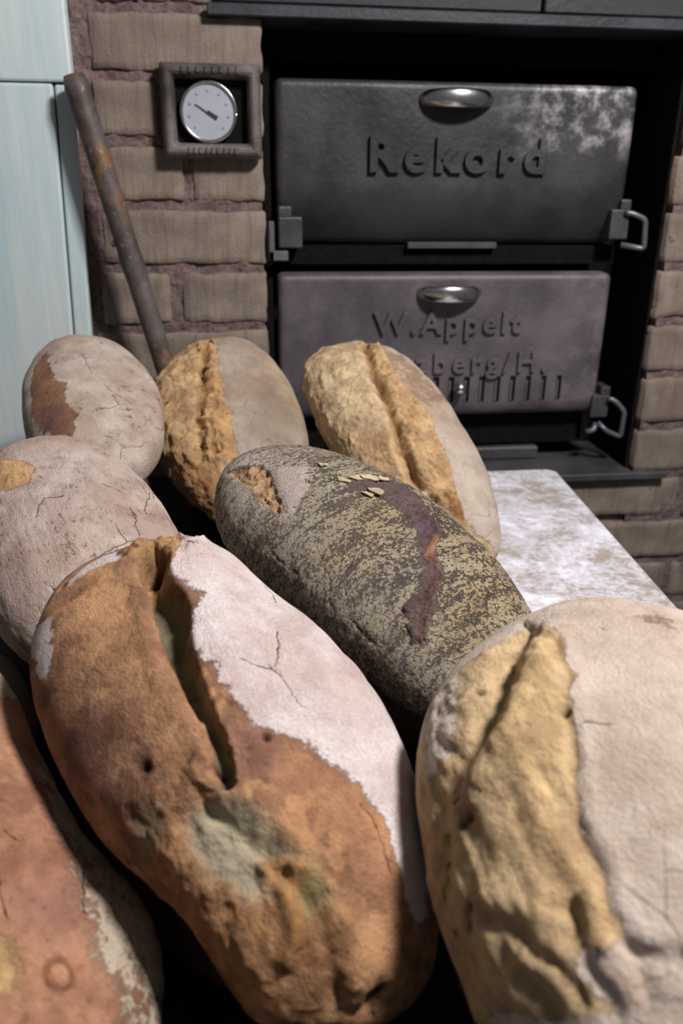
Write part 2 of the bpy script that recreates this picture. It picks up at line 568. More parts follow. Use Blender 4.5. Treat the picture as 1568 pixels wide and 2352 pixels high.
# ---- upper door
UW, UH = 0.514, 0.216
UC = Vector((0.323, 1.240, 1.346))
upper = door_panel('upper_door', UW, UH, .052, M_IRON_UP, .040, .085, UC - OO)
ux = lambda x: x - UC.x
uz = lambda z: z - UC.z
grip(upper, ux(0.316), uz(1.4325), 0.100)
lettering('letter', 'Rekord', ux(0.1958), ux(0.4503), uz(1.340), .0430, M_IRON_UP, upper, -.0012, .026, .0060, 1.35)
# corner brackets, latch hook, handle loop, damper strip
def bracket(door, x0, x1, z0, z1, y0, y1, notch):
    bm = bmesh.new()
    bm_box(bm, x0, x1, y0, y1, z0, z1 - .014, .0025, 2)
    if notch < 0: bm_box(bm, x0, x0 + (x1 - x0) * .55, y0, y1, z1 - .016, z1, .0025, 2)
    else: bm_box(bm, x1 - (x1 - x0) * .55, x1, y0, y1, z1 - .016, z1, .0025, 2)
    return bm_obj('hinge_bracket', bm, M_STEEL if False else M_IRON, door)
def P(x, y, Y): 
    p = on_wall(x, y, Y); return float(p[0]), float(p[2])
x0, z0 = P(640, 570, 1.236); x1, z1 = P(694, 474, 1.236)
bracket(upper, ux(x0), ux(x1), uz(z0), uz(z1), -.006, .030, -1)
x0, z0 = P(1396, 550, 1.236); x1, z1 = P(1451, 458, 1.236)
bracket(upper, ux(x0), ux(x1), uz(z0), uz(z1), -.006, .030, 1)
a = P(616, 508, 1.232); b = P(626, 588, 1.232); c = P(662, 588, 1.232)
bm = bmesh.new()
bm_box(bm, ux(a[0]), ux(b[0]) + .003, -.010, -.002, uz(b[1]) - .007, uz(a[1]), .0015)
bm_box(bm, ux(a[0]), ux(c[0]), -.010, -.002, uz(b[1]) - .007, uz(b[1]) + .007, .0015)
bm_obj('latch_hook', bm, M_STEEL, upper)
def loop(door, pxs, Y, cx, cz, r):
    pts = []
    for (x, y, yy) in pxs:
        p = on_wall(x, y, Y + yy); pts.append((p[0] - door.x, p[1] - door.y, p[2] - door.z))
    return rounded_path(pts, r)
tube('latch_loop', loop(UC, [(1436, 488, 0), (1452, 490, -.004), (1482, 504, -.008), (1478, 572, -.006), (1425, 562, .004)], 1.232, 0, 0, .006), .0042, M_STEEL, upper)
x0, z0 = P(936, 571, 1.262); x1, z1 = P(1141, 557, 1.262)
bm = bmesh.new(); bm_box(bm, x0 - OO.x, x1 - OO.x, .002, .03, z0 - OO.z, z1 - OO.z, .001)
bm_obj('damper_strip', bm, M_IRON, oven)

# ---- lower door
LW, LH = 0.512, 0.222
LC = Vector((0.322, 1.243, 1.088))
lower = door_panel('lower_door', LW, LH, .030, M_IRON_LO, .012, .028, LC - OO)
lx = lambda x: x - LC.x
lz = lambda z: z - LC.z
grip(lower, lx(0.3225), lz(1.172), 0.094)
lettering('letter', 'W.Appelt', lx(0.2079), lx(0.4390), lz(1.1115), .0315, M_IRON_LO, lower, -.0010, .016, .0052, 1.25)
lettering('letter', 'zberg/H.', lx(0.2740), lx(0.4858), lz(1.0505), .0310, M_IRON_LO, lower, -.0010, .012, .0050, 1.35)
for k in range(10):
    xk = 1290 - 35.2 * k
    x1, z1 = P(xk, 862 + k * .5, 1.242); x0, z0 = P(xk - 17, 916 + k * 1.0, 1.242)
    bm = bmesh.new()
    bm_box(bm, lx(x0), lx(x1), -.0021, -.0004, lz(z0), lz(z1), .0)
    o = bm_obj('vent_slot_shade', bm, M_SOOT_SHADE, lower)  # black left bare at top and right paints the slot's inner shade
    bm = bmesh.new()
    bm_box(bm, lx(x0), lx(x1) - .0052, -.0032, -.0018, lz(z0), lz(z1) - .006, .0003)
    bm_obj('vent_slat', bm, M_IRON_LO, o)
x, z = P(1056, 893, 1.225)
bm = bmesh.new(); bmesh.ops.create_uvsphere(bm, u_segments=20, v_segments=12, radius=.0105, matrix=Matrix.Translation((lx(x), -.018, lz(z))))
bm_obj('knob', bm, M_CHROME, lower, True)
tube('knob_stem', [(lx(x), -.014, lz(z)), (lx(x), .002, lz(z))], .005, M_IRON, lower)
x0, z0 = P(1355, 960, 1.237); x1, z1 = P(1404, 888, 1.237)
bracket(lower, lx(x0), lx(x1), lz(z0), lz(z1), -.006, .030, 1)
tube('latch_loop', loop(LC, [(1396, 915, 0), (1412, 920, -.004), (1434, 946, -.008), (1424, 1004, -.006), (1392, 990, -.004), (1372, 970, .004)], 1.232, 0, 0, .006), .0042, M_STEEL, lower)
tube('latch_pin', loop(LC, [(1344, 992, 0), (1362, 988, -.003), (1368, 972, .002)], 1.238, 0, 0, .003), .0048, M_STEEL, lower)

# ------------------------------------------------------------------ thermometer
th = bpy.data.objects.new('oven_thermometer', None)
tc0 = on_wall(486, 257, 1.19); TH = Vector((tc0[0], 1.195, tc0[2])); th.location = TH; link(th)
tag(th, 'round white dial thermometer in a square cast frame on the brick pier', 'thermometer')
ex, ez = 0.0635, 0.0555        # outer half sizes
bar = 0.0185
prof = []
for k in range(10):
    a = math.pi * k / 9
    prof.append((bar / 2 - math.cos(a) * bar / 2, -math.sin(a) ** .8 * .020))
verts, faces = [], []
cs = [(-1, -1), (1, -1), (1, 1), (-1, 1)]
for sx, sz in cs:
    for d, y in prof: verts.append((sx * (ex - d), y - .004, sz * (ez - d)))
k = len(prof)
for i in range(4):
    for j in range(k - 1):
        faces.append((i * k + j, ((i + 1) % 4) * k + j, ((i + 1) % 4) * k + j + 1, i * k + j + 1))
fr = mesh_obj('square_frame', verts, faces, M_CAST, th, smooth=False)
bv = fr.modifiers.new('bevel', 'BEVEL'); bv.width = .003; bv.segments = 2; bv.limit_method = 'ANGLE'; bv.angle_limit = math.radians(50)
for sgn, xs in ((1, np.linspace(-.034, .034, 8)), (-1, np.linspace(-.030, .030, 9))):
    for q, xx in enumerate(xs):
        w = .0016 + .0006 * (q % 3)
        bm = bmesh.new()
        bm_box(bm, xx - w, xx + w, -.0258, -.018, sgn * (ez - bar / 2) - .0035, sgn * (ez - bar / 2) + .0045, .0008)
        bm_obj('embossed_mark', bm, M_CAST, fr)
bm = bmesh.new(); bm_box(bm, -ex + .012, ex - .012, -.003, .0, -ez + .012, ez - .012)
bm_obj('back_plate', bm, M_SOOT_SHADE, th)
dr = 0.0345
DX, DZ = -.0035, -.0005
def disc(name, r, y, mat, parent, y1=None, seg=48):
    bm = bmesh.new()
    bmesh.ops.create_cone(bm, cap_ends=True, segments=seg, radius1=r, radius2=r, depth=abs((y1 or y + .002) - y), matrix=Matrix.Translation((DX, (y + (y1 or y + .002)) / 2, DZ)) @ Matrix.Rotation(math.pi / 2, 4, 'X'))
    return bm_obj(name, bm, mat, parent)
dial = disc('dial_face', dr - .001, -.012, M_DIAL, th, -.004)
rim_pts = [(DX + math.cos(t) * dr, -.013, DZ + math.sin(t) * dr) for t in np.linspace(0, 2 * math.pi, 49)]
tube('bezel', rim_pts, .0022, M_CHROME, th, 10)
na = math.radians(-31)
def bar_on_dial(name, ax, az, bx, bz, w0, w1, y, mat):
    d = Vector((bx - ax, 0, bz - az)).normalized(); nrm = Vector((-d.z, 0, d.x))
    A = Vector((DX + ax, y, DZ + az)); B = Vector((DX + bx, y, DZ + bz))
    vs = [A + nrm * w0, A - nrm * w0, B - nrm * w1, B + nrm * w1]
    vs += [v + Vector((0, .0012, 0)) for v in vs]
    return mesh_obj(name, vs, [(0, 1, 2, 3), (7, 6, 5, 4), (0, 4, 5, 1), (1, 5, 6, 2), (2, 6, 7, 3), (3, 7, 4, 0)], mat, dial)
bar_on_dial('needle', -.001, 0, -.019 * math.cos(na) , -.019 * math.sin(na), .0009, .0005, -.0145, M_INK2)
bar_on_dial('needle_tail', -.002 * math.cos(na), -.002 * math.sin(na), .013 * math.cos(na), .013 * math.sin(na), .0012, .0016, -.0150, M_INK)
for q in range(9):
    t = math.radians(225 - q * 33.75)
    bar_on_dial('scale_mark', math.cos(t) * .0235, math.sin(t) * .0235, math.cos(t) * .0265, math.sin(t) * .0265, .0012, .0012, -.0132, M_INK2)

# ------------------------------------------------------------------ table, tray, pipe
TABLE_Z = 0.912
tb = bpy.data.objects.new('work_table', None); tb.location = (0, .56, 0); link(tb)
tag(tb, 'wooden work table with a flour-dusted top in front of the oven', 'table')
poly = [(-0.56, 1.168), (0.476, 1.168), (0.489, 1.155), (0.408, -0.06), (-0.56, -0.06)]
bm = bmesh.new()
vs = [bm.verts.new((x, y - .56, TABLE_Z)) for x, y in poly]
f = bm.faces.new(vs)
r = bmesh.ops.extrude_face_region(bm, geom=[f])
for v in [g for g in r['geom'] if isinstance(g, bmesh.types.BMVert)]: v.co.z -= .035
bmesh.ops.bevel(bm, geom=bm.edges[:], offset=.003, segments=2, affect='EDGES')
bm_obj('tabletop', bm, M_BOARD, tb)
for x, y in ((-.5, 0.02), (.34, .02), (-.5, 1.09), (.40, 1.09)):
    bm = bmesh.new(); bm_box(bm, x - .03, x + .03, y - .03 - .56, y + .03 - .56, 0, TABLE_Z - .035, .004)
    bm_obj('leg', bm, M_WOOD, tb)

bm = bmesh.new()
tr = [(-0.50, 1.155), (0.205, 1.155), (0.290, -0.02), (-0.50, -0.02)]
bot = [bm.verts.new((x, y, TABLE_Z + .0025)) for x, y in tr]
cx = sum(p[0] for p in tr) / 4; cy = sum(p[1] for p in tr) / 4
top = [bm.verts.new((x + (.006 if x > cx else -.006), y + (.006 if y > cy else -.006), TABLE_Z + .011)) for x, y in tr]
bm.faces.new(bot)
for i in range(4): bm.faces.new((bot[i], bot[(i + 1) % 4], top[(i + 1) % 4], top[i]))
tray = bm_obj('added_black_tray', bm, M_BLACK)  # added so the gaps between the loaves come out black
sm = tray.modifiers.new('thickness', 'SOLIDIFY'); sm.thickness = .0015; sm.offset = 1
tag(tray, 'added black tray under the heap of bread, keeping its gaps dark', 'tray')

pb = on_level(436, 1062, TABLE_Z + .001); 
p_top = on_wall(168, 172, 1.148); p_bot = on_wall(385, 860, 1.128)
pd = (p_bot - p_top); t_end = (TABLE_Z + .012 - p_top[2]) / pd[2]
p_end = p_top + pd * t_end
pts = [p_top + (p_end - p_top) * t for t in np.linspace(0, 1, 40)]
rr = [.0150 - .0022 * t for t in np.linspace(0, 1, 40)]
rr[0] = .0118; rr[1] = .0155; rr[16] += .0012; rr[17] += .0008
pipe = tube('iron_rod', pts, rr, M_PIPE, None, 18, .02)
tag(pipe, 'rusty iron rod leaning in the corner between blue panelling and brick pier', 'rod')
q = Vector(p_top + (p_end - p_top) * .375)
box('weld_nub', q.x - .019, q.x - .008, q.y - .006, q.y + .004, q.z - .002, q.z + .006, M_PIPE, pipe, .002)

# ------------------------------------------------------------------ bread
def loaf_material(name, p):
    n = Nodes(name)
    col = n.attr('Col'); fcol = n.attr('FCol'); fl = n.attr('flour', False); cr = n.attr('crumb', False)
    hd = n.attr('hd', False); hm = n.attr('hm', False)
    mul = lambda a, t: n.mix(1.0, a, t + (1,), 'MULTIPLY')
    vec = n.mapping(p.get('stretch', (1, 1, 1)), p.get('rot', (0, 0, 0)))
    vec1 = n.mapping(p.get('stretch1', (1, 1, 1)), p.get('rot', (0, 0, 0)))
    n1 = n.noise(p.get('s1', 40), 6, .65, vec=vec1); n2 = n.noise(p.get('s2', 190), 6, .68, vec=vec); n3 = n.noise(620, 4, .65)
    n0 = n.noise(13, 5, .6)
    c = n.mix(n.step(n1, .34, .66), mul(col, (.68, .65, .67)), mul(col, (1.10, 1.11, 1.12)))
    c = n.mix(n.step(n2, .54, .72, 0, .7), c, mul(c, (1.32, 1.34, 1.36)))
    c = n.mix(n.step(n2, .30, .47, .75, 0), c, mul(c, (.58, .54, .56)))
    c = n.mix(n.step(n3, .34, .50, .4, 0), c, mul(c, (.76, .74, .74)))
    mk = n.math('ADD', fl, n.math('MULTIPLY', n.math('SUBTRACT', n2, .5), p.get('k2', 1.3)))
    mk = n.math('ADD', mk, n.math('MULTIPLY', n.math('SUBTRACT', n1, .5), p.get('k1', .9)))
    mk = n.math('ADD', mk, n.math('MULTIPLY', n.math('SUBTRACT', n3, .5), .35))
    m = n.step(mk, p.get('lo', .38), p.get('hi', .60))
    m = n.math('MULTIPLY', m, n.step(n3, .3, .62, p.get('thin', .78), 1.0))
    fc = n.mix(n.step(n0, .36, .62), mul(fcol, p.get('ftint', (.80, .73, .70))), fcol)
    fc = n.mix(n.step(n1, .36, .60, p.get('fv', .6), 0), fc, mul(fc, (.76, .70, .67)))
    fc = n.mix(n.step(n2, .52, .72, 0, .6), fc, mul(fc, (1.16, 1.16, 1.15)))
    out = n.mix(m, c, fc)
    dv = n.nt.nodes.new('ShaderNodeTexNoise'); dv.inputs['Scale'].default_value = 40; dv.inputs['Detail'].default_value = 4
    n.nt.links.new(n.obj, dv.inputs['Vector'])
    vv = n.vadd(n.obj, n.vscale(dv.outputs['Color'], .022))
    e = n.voro_edge(p.get('craze', 34), vv)
    ln = n.math('MULTIPLY', n.step(e, 0, p.get('cw', .030), 1, 0), n.step(n.noise(16, 3, .5), .5, .6))
    ln = n.math('MULTIPLY', ln, p.get('cs', .6))
    ln = n.math('MULTIPLY', ln, n.math('SUBTRACT', 1.0, cr))
    hw = n.math('ADD', hd, n.math('MULTIPLY', n.math('SUBTRACT', n2, .5), 1.6))
    hl = n.math('MULTIPLY', n.step(n.math('ABSOLUTE', hw), .25, .75, 1, 0), n.math('MULTIPLY', hm, n.step(n1, .30, .45, .35, 1)))
    ln = n.math('MAXIMUM', ln, hl)
    out = n.mix(n.math('MULTIPLY', ln, .85), out, mul(out, (.30, .20, .16)))
    h = n.math('ADD', n.math('MULTIPLY', n2, p.get('b2', .8)), n.math('MULTIPLY', n3, p.get('b3', .45)))
    h = n.math('ADD', h, n.math('MULTIPLY', m, p.get('bm', .30)))
    h = n.math('ADD', h, n.math('MULTIPLY', n1, p.get('b1', .5)))
    h = n.math('SUBTRACT', h, n.math('MULTIPLY', ln, .9))
    n.bump(h, p.get('bd', .0026), 1.0)
    return n.done(out, .9, 0, .18)

def cube_sphere(nx, ny, nz):
    """welded lattice on a box surface, mapped to the unit sphere"""
    N = np.array([nx, ny, nz])
    quads = []
    for ax in range(3):
        u, v = (ax + 1) % 3, (ax + 2) % 3
        I, J = np.meshgrid(np.arange(N[u]), np.arange(N[v]), indexing='ij')
        for side in (0, N[ax]):
            q = np.zeros(I.shape + (4, 3), np.int64)
            for k, (du, dv) in enumerate(((0, 0), (1, 0), (1, 1), (0, 1))):
                q[..., k, ax] = side; q[..., k, u] = I + du; q[..., k, v] = J + dv
            q = q.reshape(-1, 4, 3)
            if side == 0: q = q[:, ::-1]
            quads.append(q)
    q = np.concatenate(quads)
    key = (q[..., 0] * (ny + 1) + q[..., 1]) * (nz + 1) + q[..., 2]
    uq, inv = np.unique(key.ravel(), return_inverse=True)
    faces = inv.reshape(-1, 4)
    z = uq % (nz + 1); y = (uq // (nz + 1)) % (ny + 1); x = uq // ((nz + 1) * (ny + 1))
    p = np.stack([x / nx, y / ny, z / nz], 1) * 2 - 1
    p = np.tan(p * math.pi / 4)
    return p / np.linalg.norm(p, axis=1, keepdims=True), faces

def rot_matrix(yaw, tilt, roll):
    y, t, r = np.radians([yaw, tilt, roll])
    Rx = np.array([[1, 0, 0], [0, np.cos(r), -np.sin(r)], [0, np.sin(r), np.cos(r)]])
    Ry = np.array([[np.cos(t), 0, -np.sin(t)], [0, 1, 0], [np.sin(t), 0, np.cos(t)]])
    Rz = np.array([[np.cos(y), -np.sin(y), 0], [np.sin(y), np.cos(y), 0], [0, 0, 1]])
    return Rz @ Ry @ Rx

def vert_normals(V, F):
    a = V[F[:, 2]] - V[F[:, 0]]; b = V[F[:, 3]] - V[F[:, 1]]
    fn = np.cross(a, b)
    n = np.zeros_like(V)
    for c in range(3):
        s = np.zeros(len(V))
        for k in range(4): s += np.bincount(F[:, k], fn[:, c], len(V))
        n[:, c] = s
    return n / (np.linalg.norm(n, axis=1, keepdims=True) + 1e-12)

def resample(P, step=.002):
    out = []
    for a, b in zip(P[:-1], P[1:]):
        k = max(1, int(np.linalg.norm(b - a) / step))
        for i in range(k): out.append(a + (b - a) * i / k)
    out.append(P[-1])
    return np.array(out)

def smooth_path(P, it=2):
    for _ in range(it):
        Q = P.copy(); Q[1:-1] = .25 * P[:-2] + .5 * P[1:-1] + .25 * P[2:]; P = Q
    return P

class Loaf:
    def __init__(self, par, res, outline, lump=.0035, seed=0, p=2.3, bot=.6):
        x, y, yaw, tilt, a, b, z, cr, roll = par
        self.seed = seed
        S, self.F = cube_sphere(*res)
        q = S / (np.abs(S) ** p).sum(1, keepdims=True) ** (1 / p)
        q = q * [a, b, b * cr]
        q[:, 2] = np.where(q[:, 2] < 0, q[:, 2] * bot, q[:, 2])
        self.R = rot_matrix(yaw, tilt, roll); self.c = np.array([x, y, z]); self.dim = (a, b, b * cr)
        self.V = q
        n = vert_normals(self.V, self.F)
        self.V = self.V + n * (fbm(q, 16, 3, seed) * lump * 2)[:, None]
        if outline: self.fit_outline(outline)
        self.N = vert_normals(self.V, self.F)
        self.B = self.V.copy()                      # surface before the tears
        k = len(q)
        self.col = np.zeros((k, 3)); self.fcol = np.zeros((k, 3)); self.flour = np.zeros(k); self.crumb = np.zeros(k)
        self.disp = np.zeros(k); self.hd = np.full(k, 30.0); self.hm = np.zeros(k)
        self.refresh()
    def world(self, V=None): return (self.V if V is None else V) @ self.R.T + self.c
    def local(self, P): return (P - self.c) @ self.R
    def refresh(self):
        W = self.world(self.B); n = self.N @ self.R.T
        v = W - CAM; v /= np.linalg.norm(v, axis=1, keepdims=True)
        self.face = (n * v).sum(1); self.pix = to_pix(W)
    def fit_outline(self, pts, sig=.026):
        for it in range(4):
            n = vert_normals(self.V, self.F); W = self.world(); nw = n @ self.R.T
            v = W - CAM; dist = np.linalg.norm(v, axis=1); v /= dist[:, None]
            rimv = np.where(np.abs((nw * v).sum(1)) < .22)[0]
            pix = to_pix(W[rimv]); src = []; dd = []
            for p in pts:
                i = rimv[np.argmin(((pix - p) ** 2).sum(1))]
                d = pix_ray(*p); t = (W[i] - CAM) @ d
                src.append(self.V[i]); dd.append((CAM + d * t - W[i]) @ self.R)
            src = np.array(src); dd = np.array(dd)
            num = np.zeros_like(self.V); den = np.zeros(len(self.V)); mx = np.zeros(len(self.V))
            for s, d in zip(src, dd):
                w = np.exp(-((self.V - s) ** 2).sum(1) / (2 * sig * sig))
                num += w[:, None] * d; den += w; mx = np.maximum(mx, w)
            self.V = self.V + num / (den[:, None] + 1e-6) * mx[:, None]
    def pt(self, x, y):
        ok = np.where(self.face < -.04)[0]
        i = ok[np.argmin(((self.pix[ok] - (x, y)) ** 2).sum(1))]
        return i
    def idx(self, pts): return [self.pt(*p) for p in pts]
    def warp(self, amp, scale, s=0.0):
        if amp == 0: return self.B
        return self.B + np.stack([fbm(self.B, scale, 4, self.seed + s + k * 3.3, .6) for k in range(3)], 1) * amp * 2
    def line(self, pts, jag=.003, jscale=70):
        """signed distance (positive to the right of the path direction seen from outside) and position 0..1"""
        ids = self.idx(pts)
        P = smooth_path(resample(self.B[ids]), 2)
        # re-seat on the surface
        keys = np.unique(np.append(np.arange(0, len(P), 3), len(P) - 1))
        near = [np.argmin(((self.B - q) ** 2).sum(1)) for q in P[keys]]
        P = smooth_path(resample(self.B[near], .0012), 3)
        NP = np.array([self.N[np.argmin(((self.B - q) ** 2).sum(1))] for q in P[::4]])
        NP = np.repeat(NP, 4, 0)[:len(P)]
        if len(NP) < len(P): NP = np.vstack([NP, np.repeat(NP[-1:], len(P) - len(NP), 0)])
        T = np.gradient(P, axis=0); T /= np.linalg.norm(T, axis=1, keepdims=True) + 1e-12
        Wv = self.warp(jag, jscale, 1.0)
        lo = P.min(0) - .06; hi = P.max(0) + .06
        sel = np.where(((Wv > lo) & (Wv < hi)).all(1))[0]
        d = np.full(len(Wv), 1.0); t = np.zeros(len(Wv)); sg = np.ones(len(Wv))
        for ch in np.array_split(sel, max(1, len(sel) // 20000)):
            D = ((Wv[ch][:, None, :] - P[None]) ** 2).sum(2)
            k = D.argmin(1)
            d[ch] = np.sqrt(D[np.arange(len(ch)), k]); t[ch] = k / (len(P) - 1)
            side = np.cross(T[k], NP[k])
            sg[ch] = np.sign(((Wv[ch] - P[k]) * side).sum(1))
        return d * sg, t
    def region(self, pts, soft=.004, jag=.006, jscale=55):
        ids = self.idx(pts)
        P = self.B[ids]; Nn = self.N[ids].mean(0); Nn /= np.linalg.norm(Nn)
        a = np.cross(Nn, [0.3, 0.2, .93]); a /= np.linalg.norm(a); b = np.cross(Nn, a); c = P.mean(0)
        Q = np.stack([(P - c) @ a, (P - c) @ b], 1)
        Wv = self.warp(jag, jscale, 2.0) - c
        X = np.stack([Wv @ a, Wv @ b], 1)
        inside = np.zeros(len(X), bool); dist = np.full(len(X), 1e9)
        for i in range(len(Q)):
            p, q = Q[i], Q[(i + 1) % len(Q)]
            cond = (p[1] > X[:, 1]) != (q[1] > X[:, 1])
            with np.errstate(divide='ignore', invalid='ignore'):
                xi = (q[0] - p[0]) * (X[:, 1] - p[1]) / (q[1] - p[1]) + p[0]
            inside ^= cond & (X[:, 0] < xi)
            e = q - p; L = (e ** 2).sum() + 1e-15
            tt = np.clip(((X - p) @ e) / L, 0, 1)
            dist = np.minimum(dist, np.hypot(*(X - p - tt[:, None] * e).T))
        sd = np.where(inside, dist, -dist)
        m = sstep(-soft, soft, sd)
        facing = self.N @ Nn
        return m * sstep(-.25, .05, facing)
    # ---- painting and carving
    def paint(self, m, c):
        c = np.array(srgb(*c)[:3]); self.col = self.col * (1 - m[:, None]) + c * m[:, None]
    def fpaint(self, m, c):
        c = np.array(srgb(*c)[:3]); self.fcol = self.fcol * (1 - m[:, None]) + c * m[:, None]
    def setflour(self, m, v): self.flour = self.flour * (1 - m) + v * m
    def hairline(self, pts, w=.0010, depth=.0012):
        d, t = self.line(pts, .004, 90)
        near = np.abs(d) < np.abs(self.hd) * .001
        self.hd = np.where(near, d / w, self.hd)
        k = sstep(.0045, .0022, np.abs(d)) * sstep(0, .04, t) * sstep(1.0, .96, t)
        self.hm = np.where(near, k, self.hm)
        self.disp -= np.exp(-(d / .0016) ** 2) * k * depth * .6
    def pit(self, x, y, r=.003, depth=.004, col=(60, 40, 30)):
        i = self.pt(x, y); d = np.sqrt(((self.warp(.002, 120) - self.B[i]) ** 2).sum(1))
        k = np.exp(-(d / r) ** 2); self.disp -= k * depth; self.paint(np.clip(k * 1.2, 0, 1), col); self.setflour(np.clip(k * 1.3, 0, 1), 0)
    def build(self, name, mat, label, split=True):
        V = self.B + self.N * self.disp[:, None]
        base = np.array([0, 0, -self.dim[2] * .6])
        Vl = V - base
        loc = base @ self.R.T + self.c
        fm = self.crumb[self.F].mean(1) > .5
        if split and fm.sum() > 50:
            ids = np.where(fm)[0]; Fs = self.F[ids]
            lab = np.arange(len(V))
            for _ in range(3000):
                mn = lab[Fs].min(1); new = lab.copy()
                np.minimum.at(new, Fs.ravel(), np.repeat(mn, 4))
                new = new[new]
                if (new == lab).all(): break
                lab = new
            fl_ = lab[Fs[:, 0]]; pieces = [ids[fl_ == u] for u in np.unique(fl_)]
            pieces = [p_ for p_ in pieces if len(p_) > 250]
            keep = np.ones(len(self.F), bool)
            for p_ in pieces: keep[p_] = False
            o = self.make(name, Vl, self.F[keep], mat)
            for p_ in pieces:
                c = self.make('torn_crumb', Vl, self.F[p_], mat); c.parent = o
        else:
            o = self.make(name, Vl, self.F, mat)
        M = Matrix([list(r) + [0] for r in self.R.tolist()] + [[0, 0, 0, 1]]); M.translation = Vector(loc)
        o.matrix_world = M
        tag(o, label, 'bread')
        self.obj = o; self.base = base; self.Vf = V
        return o
    def make(self, name, V, F, mat):
        used = np.unique(F); mp = np.full(len(V), -1); mp[used] = np.arange(len(used))
        v = V[used]; f = mp[F]
        me = bpy.data.meshes.new(name)
        me.vertices.add(len(v)); me.vertices.foreach_set('co', v.ravel())
        me.loops.add(f.size); me.loops.foreach_set('vertex_index', f.ravel().astype(np.int32))
        me.polygons.add(len(f)); me.polygons.foreach_set('loop_start', np.arange(0, f.size, 4, dtype=np.int32))
        me.polygons.foreach_set('use_smooth', np.ones(len(f), bool))
        me.update(calc_edges=True)
        for nm, arr in (('Col', self.col), ('FCol', self.fcol)):
            a = me.attributes.new(nm, 'FLOAT_COLOR', 'POINT')
            a.data.foreach_set('color', np.concatenate([np.clip(arr[used], 0, 1), np.ones((len(used), 1))], 1).astype(np.float32).ravel())
        for nm, arr in (('flour', self.flour), ('crumb', self.crumb), ('hd', np.clip(self.hd, -30, 30)), ('hm', self.hm)):
            a = me.attributes.new(nm, 'FLOAT', 'POINT'); a.data.foreach_set('value', arr[used].astype(np.float32))
        me.materials.append(mat)
        o = bpy.data.objects.new(name, me)
        return link(o)
    def flake(self, x, y, size, seed, mat, lift=.001):
        """thin chip of crust lying on the loaf"""
        rng = random.Random(seed); i = self.pt(x, y)
        n = Vector(self.N[i]); c = Vector(self.Vf[i] - self.base) + n * lift
        a = n.orthogonal().normalized(); b = n.cross(a)
        k = 9; top = []
        for q in range(k):
            an = 2 * math.pi * q / k; r = size * rng.uniform(.6, 1.15)
            top.append(c + a * math.cos(an) * r * 1.3 + b * math.sin(an) * r * .8 + n * rng.uniform(0, .0016))
        vs = top + [v - n * .0009 for v in top]
        fs = [tuple(range(k)), tuple(range(2 * k - 1, k - 1, -1))] + [(q, k + q, k + (q + 1) % k, (q + 1) % k) for q in range(k)]
        o = mesh_obj('crust_flake', vs, fs, mat, None)
        o.parent = self.obj
        return o

HI = (240, 124, 90); MID = (170, 88, 66)
ALL = {}

OUT = {
 'A': [(52,890),(62,850),(85,820),(115,785),(170,768),(230,778),(285,808),(330,845),(360,885),(52,950),(58,1000)],
 'D': [(0,1040),(30,1015),(90,1000),(150,1002),(220,1025),(290,1070),(340,1120),(380,1170),(415,1230)],
 'B': [(345,930),(350,895),(370,860),(405,830),(445,808),(475,782),(530,772),(575,785),(620,820),(655,865),(680,930),(705,1000),(347,980),(365,1040),(390,1090),(440,1150),(490,1190)],
 'C': [(697,855),(715,820),(760,800),(825,795),(890,795),(945,830),(1000,885),(1040,940),(1075,1000),(1105,1060),(1130,1130),(1143,1200),(1145,1270),(700,890),(715,940),(745,1010),(770,1040)],
 'E': [(492,1150),(505,1100),(530,1065),(580,1040),(640,1028),(720,1032),(800,1055),(880,1085),(950,1120),(1030,1180),(1100,1245),(1160,1310),(1200,1370),(1222,1425),(495,1200),(520,1260),(570,1310),(640,1360),(700,1420),(760,1480),(850,1560),(920,1620),(970,1650)],
 'F': [(270,1270),(330,1256),(400,1240),(480,1236),(530,1270),(565,1320),(630,1365),(700,1410),(760,1470),(820,1530),(870,1600),(905,1670),(935,1730),(962,1850),(980,1950),(990,2050),(1003,2150),(990,2250),(200,1300),(140,1350),(100,1410),(72,1480),(68,1540),(80,1620),(105,1700),(140,1770),(190,1860),(250,1950),(330,2030),(400,2082),(450,2120),(488,2180),(510,2250),(545,2320),(930,2315)],
 'G': [(963,1700),(985,1620),(1030,1560),(1080,1510),(1140,1460),(1215,1425),(1290,1380),(1360,1370),(1440,1375),(1500,1395),(1568,1420),(960,1800),(965,1900),(975,1980),(1000,2080),(1035,2180),(1070,2260),(1095,2352)],
 'H': [(0,1540),(40,1615),(62,1680),(100,1760),(150,1860),(220,1960),(280,2022),(330,2075),(360,2115),(372,2180),(372,2260),(362,2352)],
}
PAR = {
 'A': (-0.1595,0.9220,101.0183,19.0850,0.1340,0.0740,1.0850,0.7,0),
 'B': (-0.0097,0.9784,97.4239,22.2122,0.1528,0.0899,1.0500,0.7,0),
 'C': (0.1891,0.9297,108.4507,25.7844,0.1904,0.0837,1.0350,0.7,0),
 'D': (-0.1390,0.6480,112.7668,16.6116,0.1340,0.0816,1.0400,0.7,0),
 'E': (0.0993,0.5831,124.2566,15.1203,0.1693,0.0822,1.0450,0.7,0),
 'F': (-0.0148,0.3941,119.5541,18.3281,0.1626,0.0844,1.0370,0.7,0),
 'G': (0.2091,0.2605,98.5271,12.4976,0.1725,0.1256,1.0300,0.7,0),
 'H': (-0.1660,0.3300,115.0,11.9,0.1850,0.0850,0.9790,0.7,0),
}

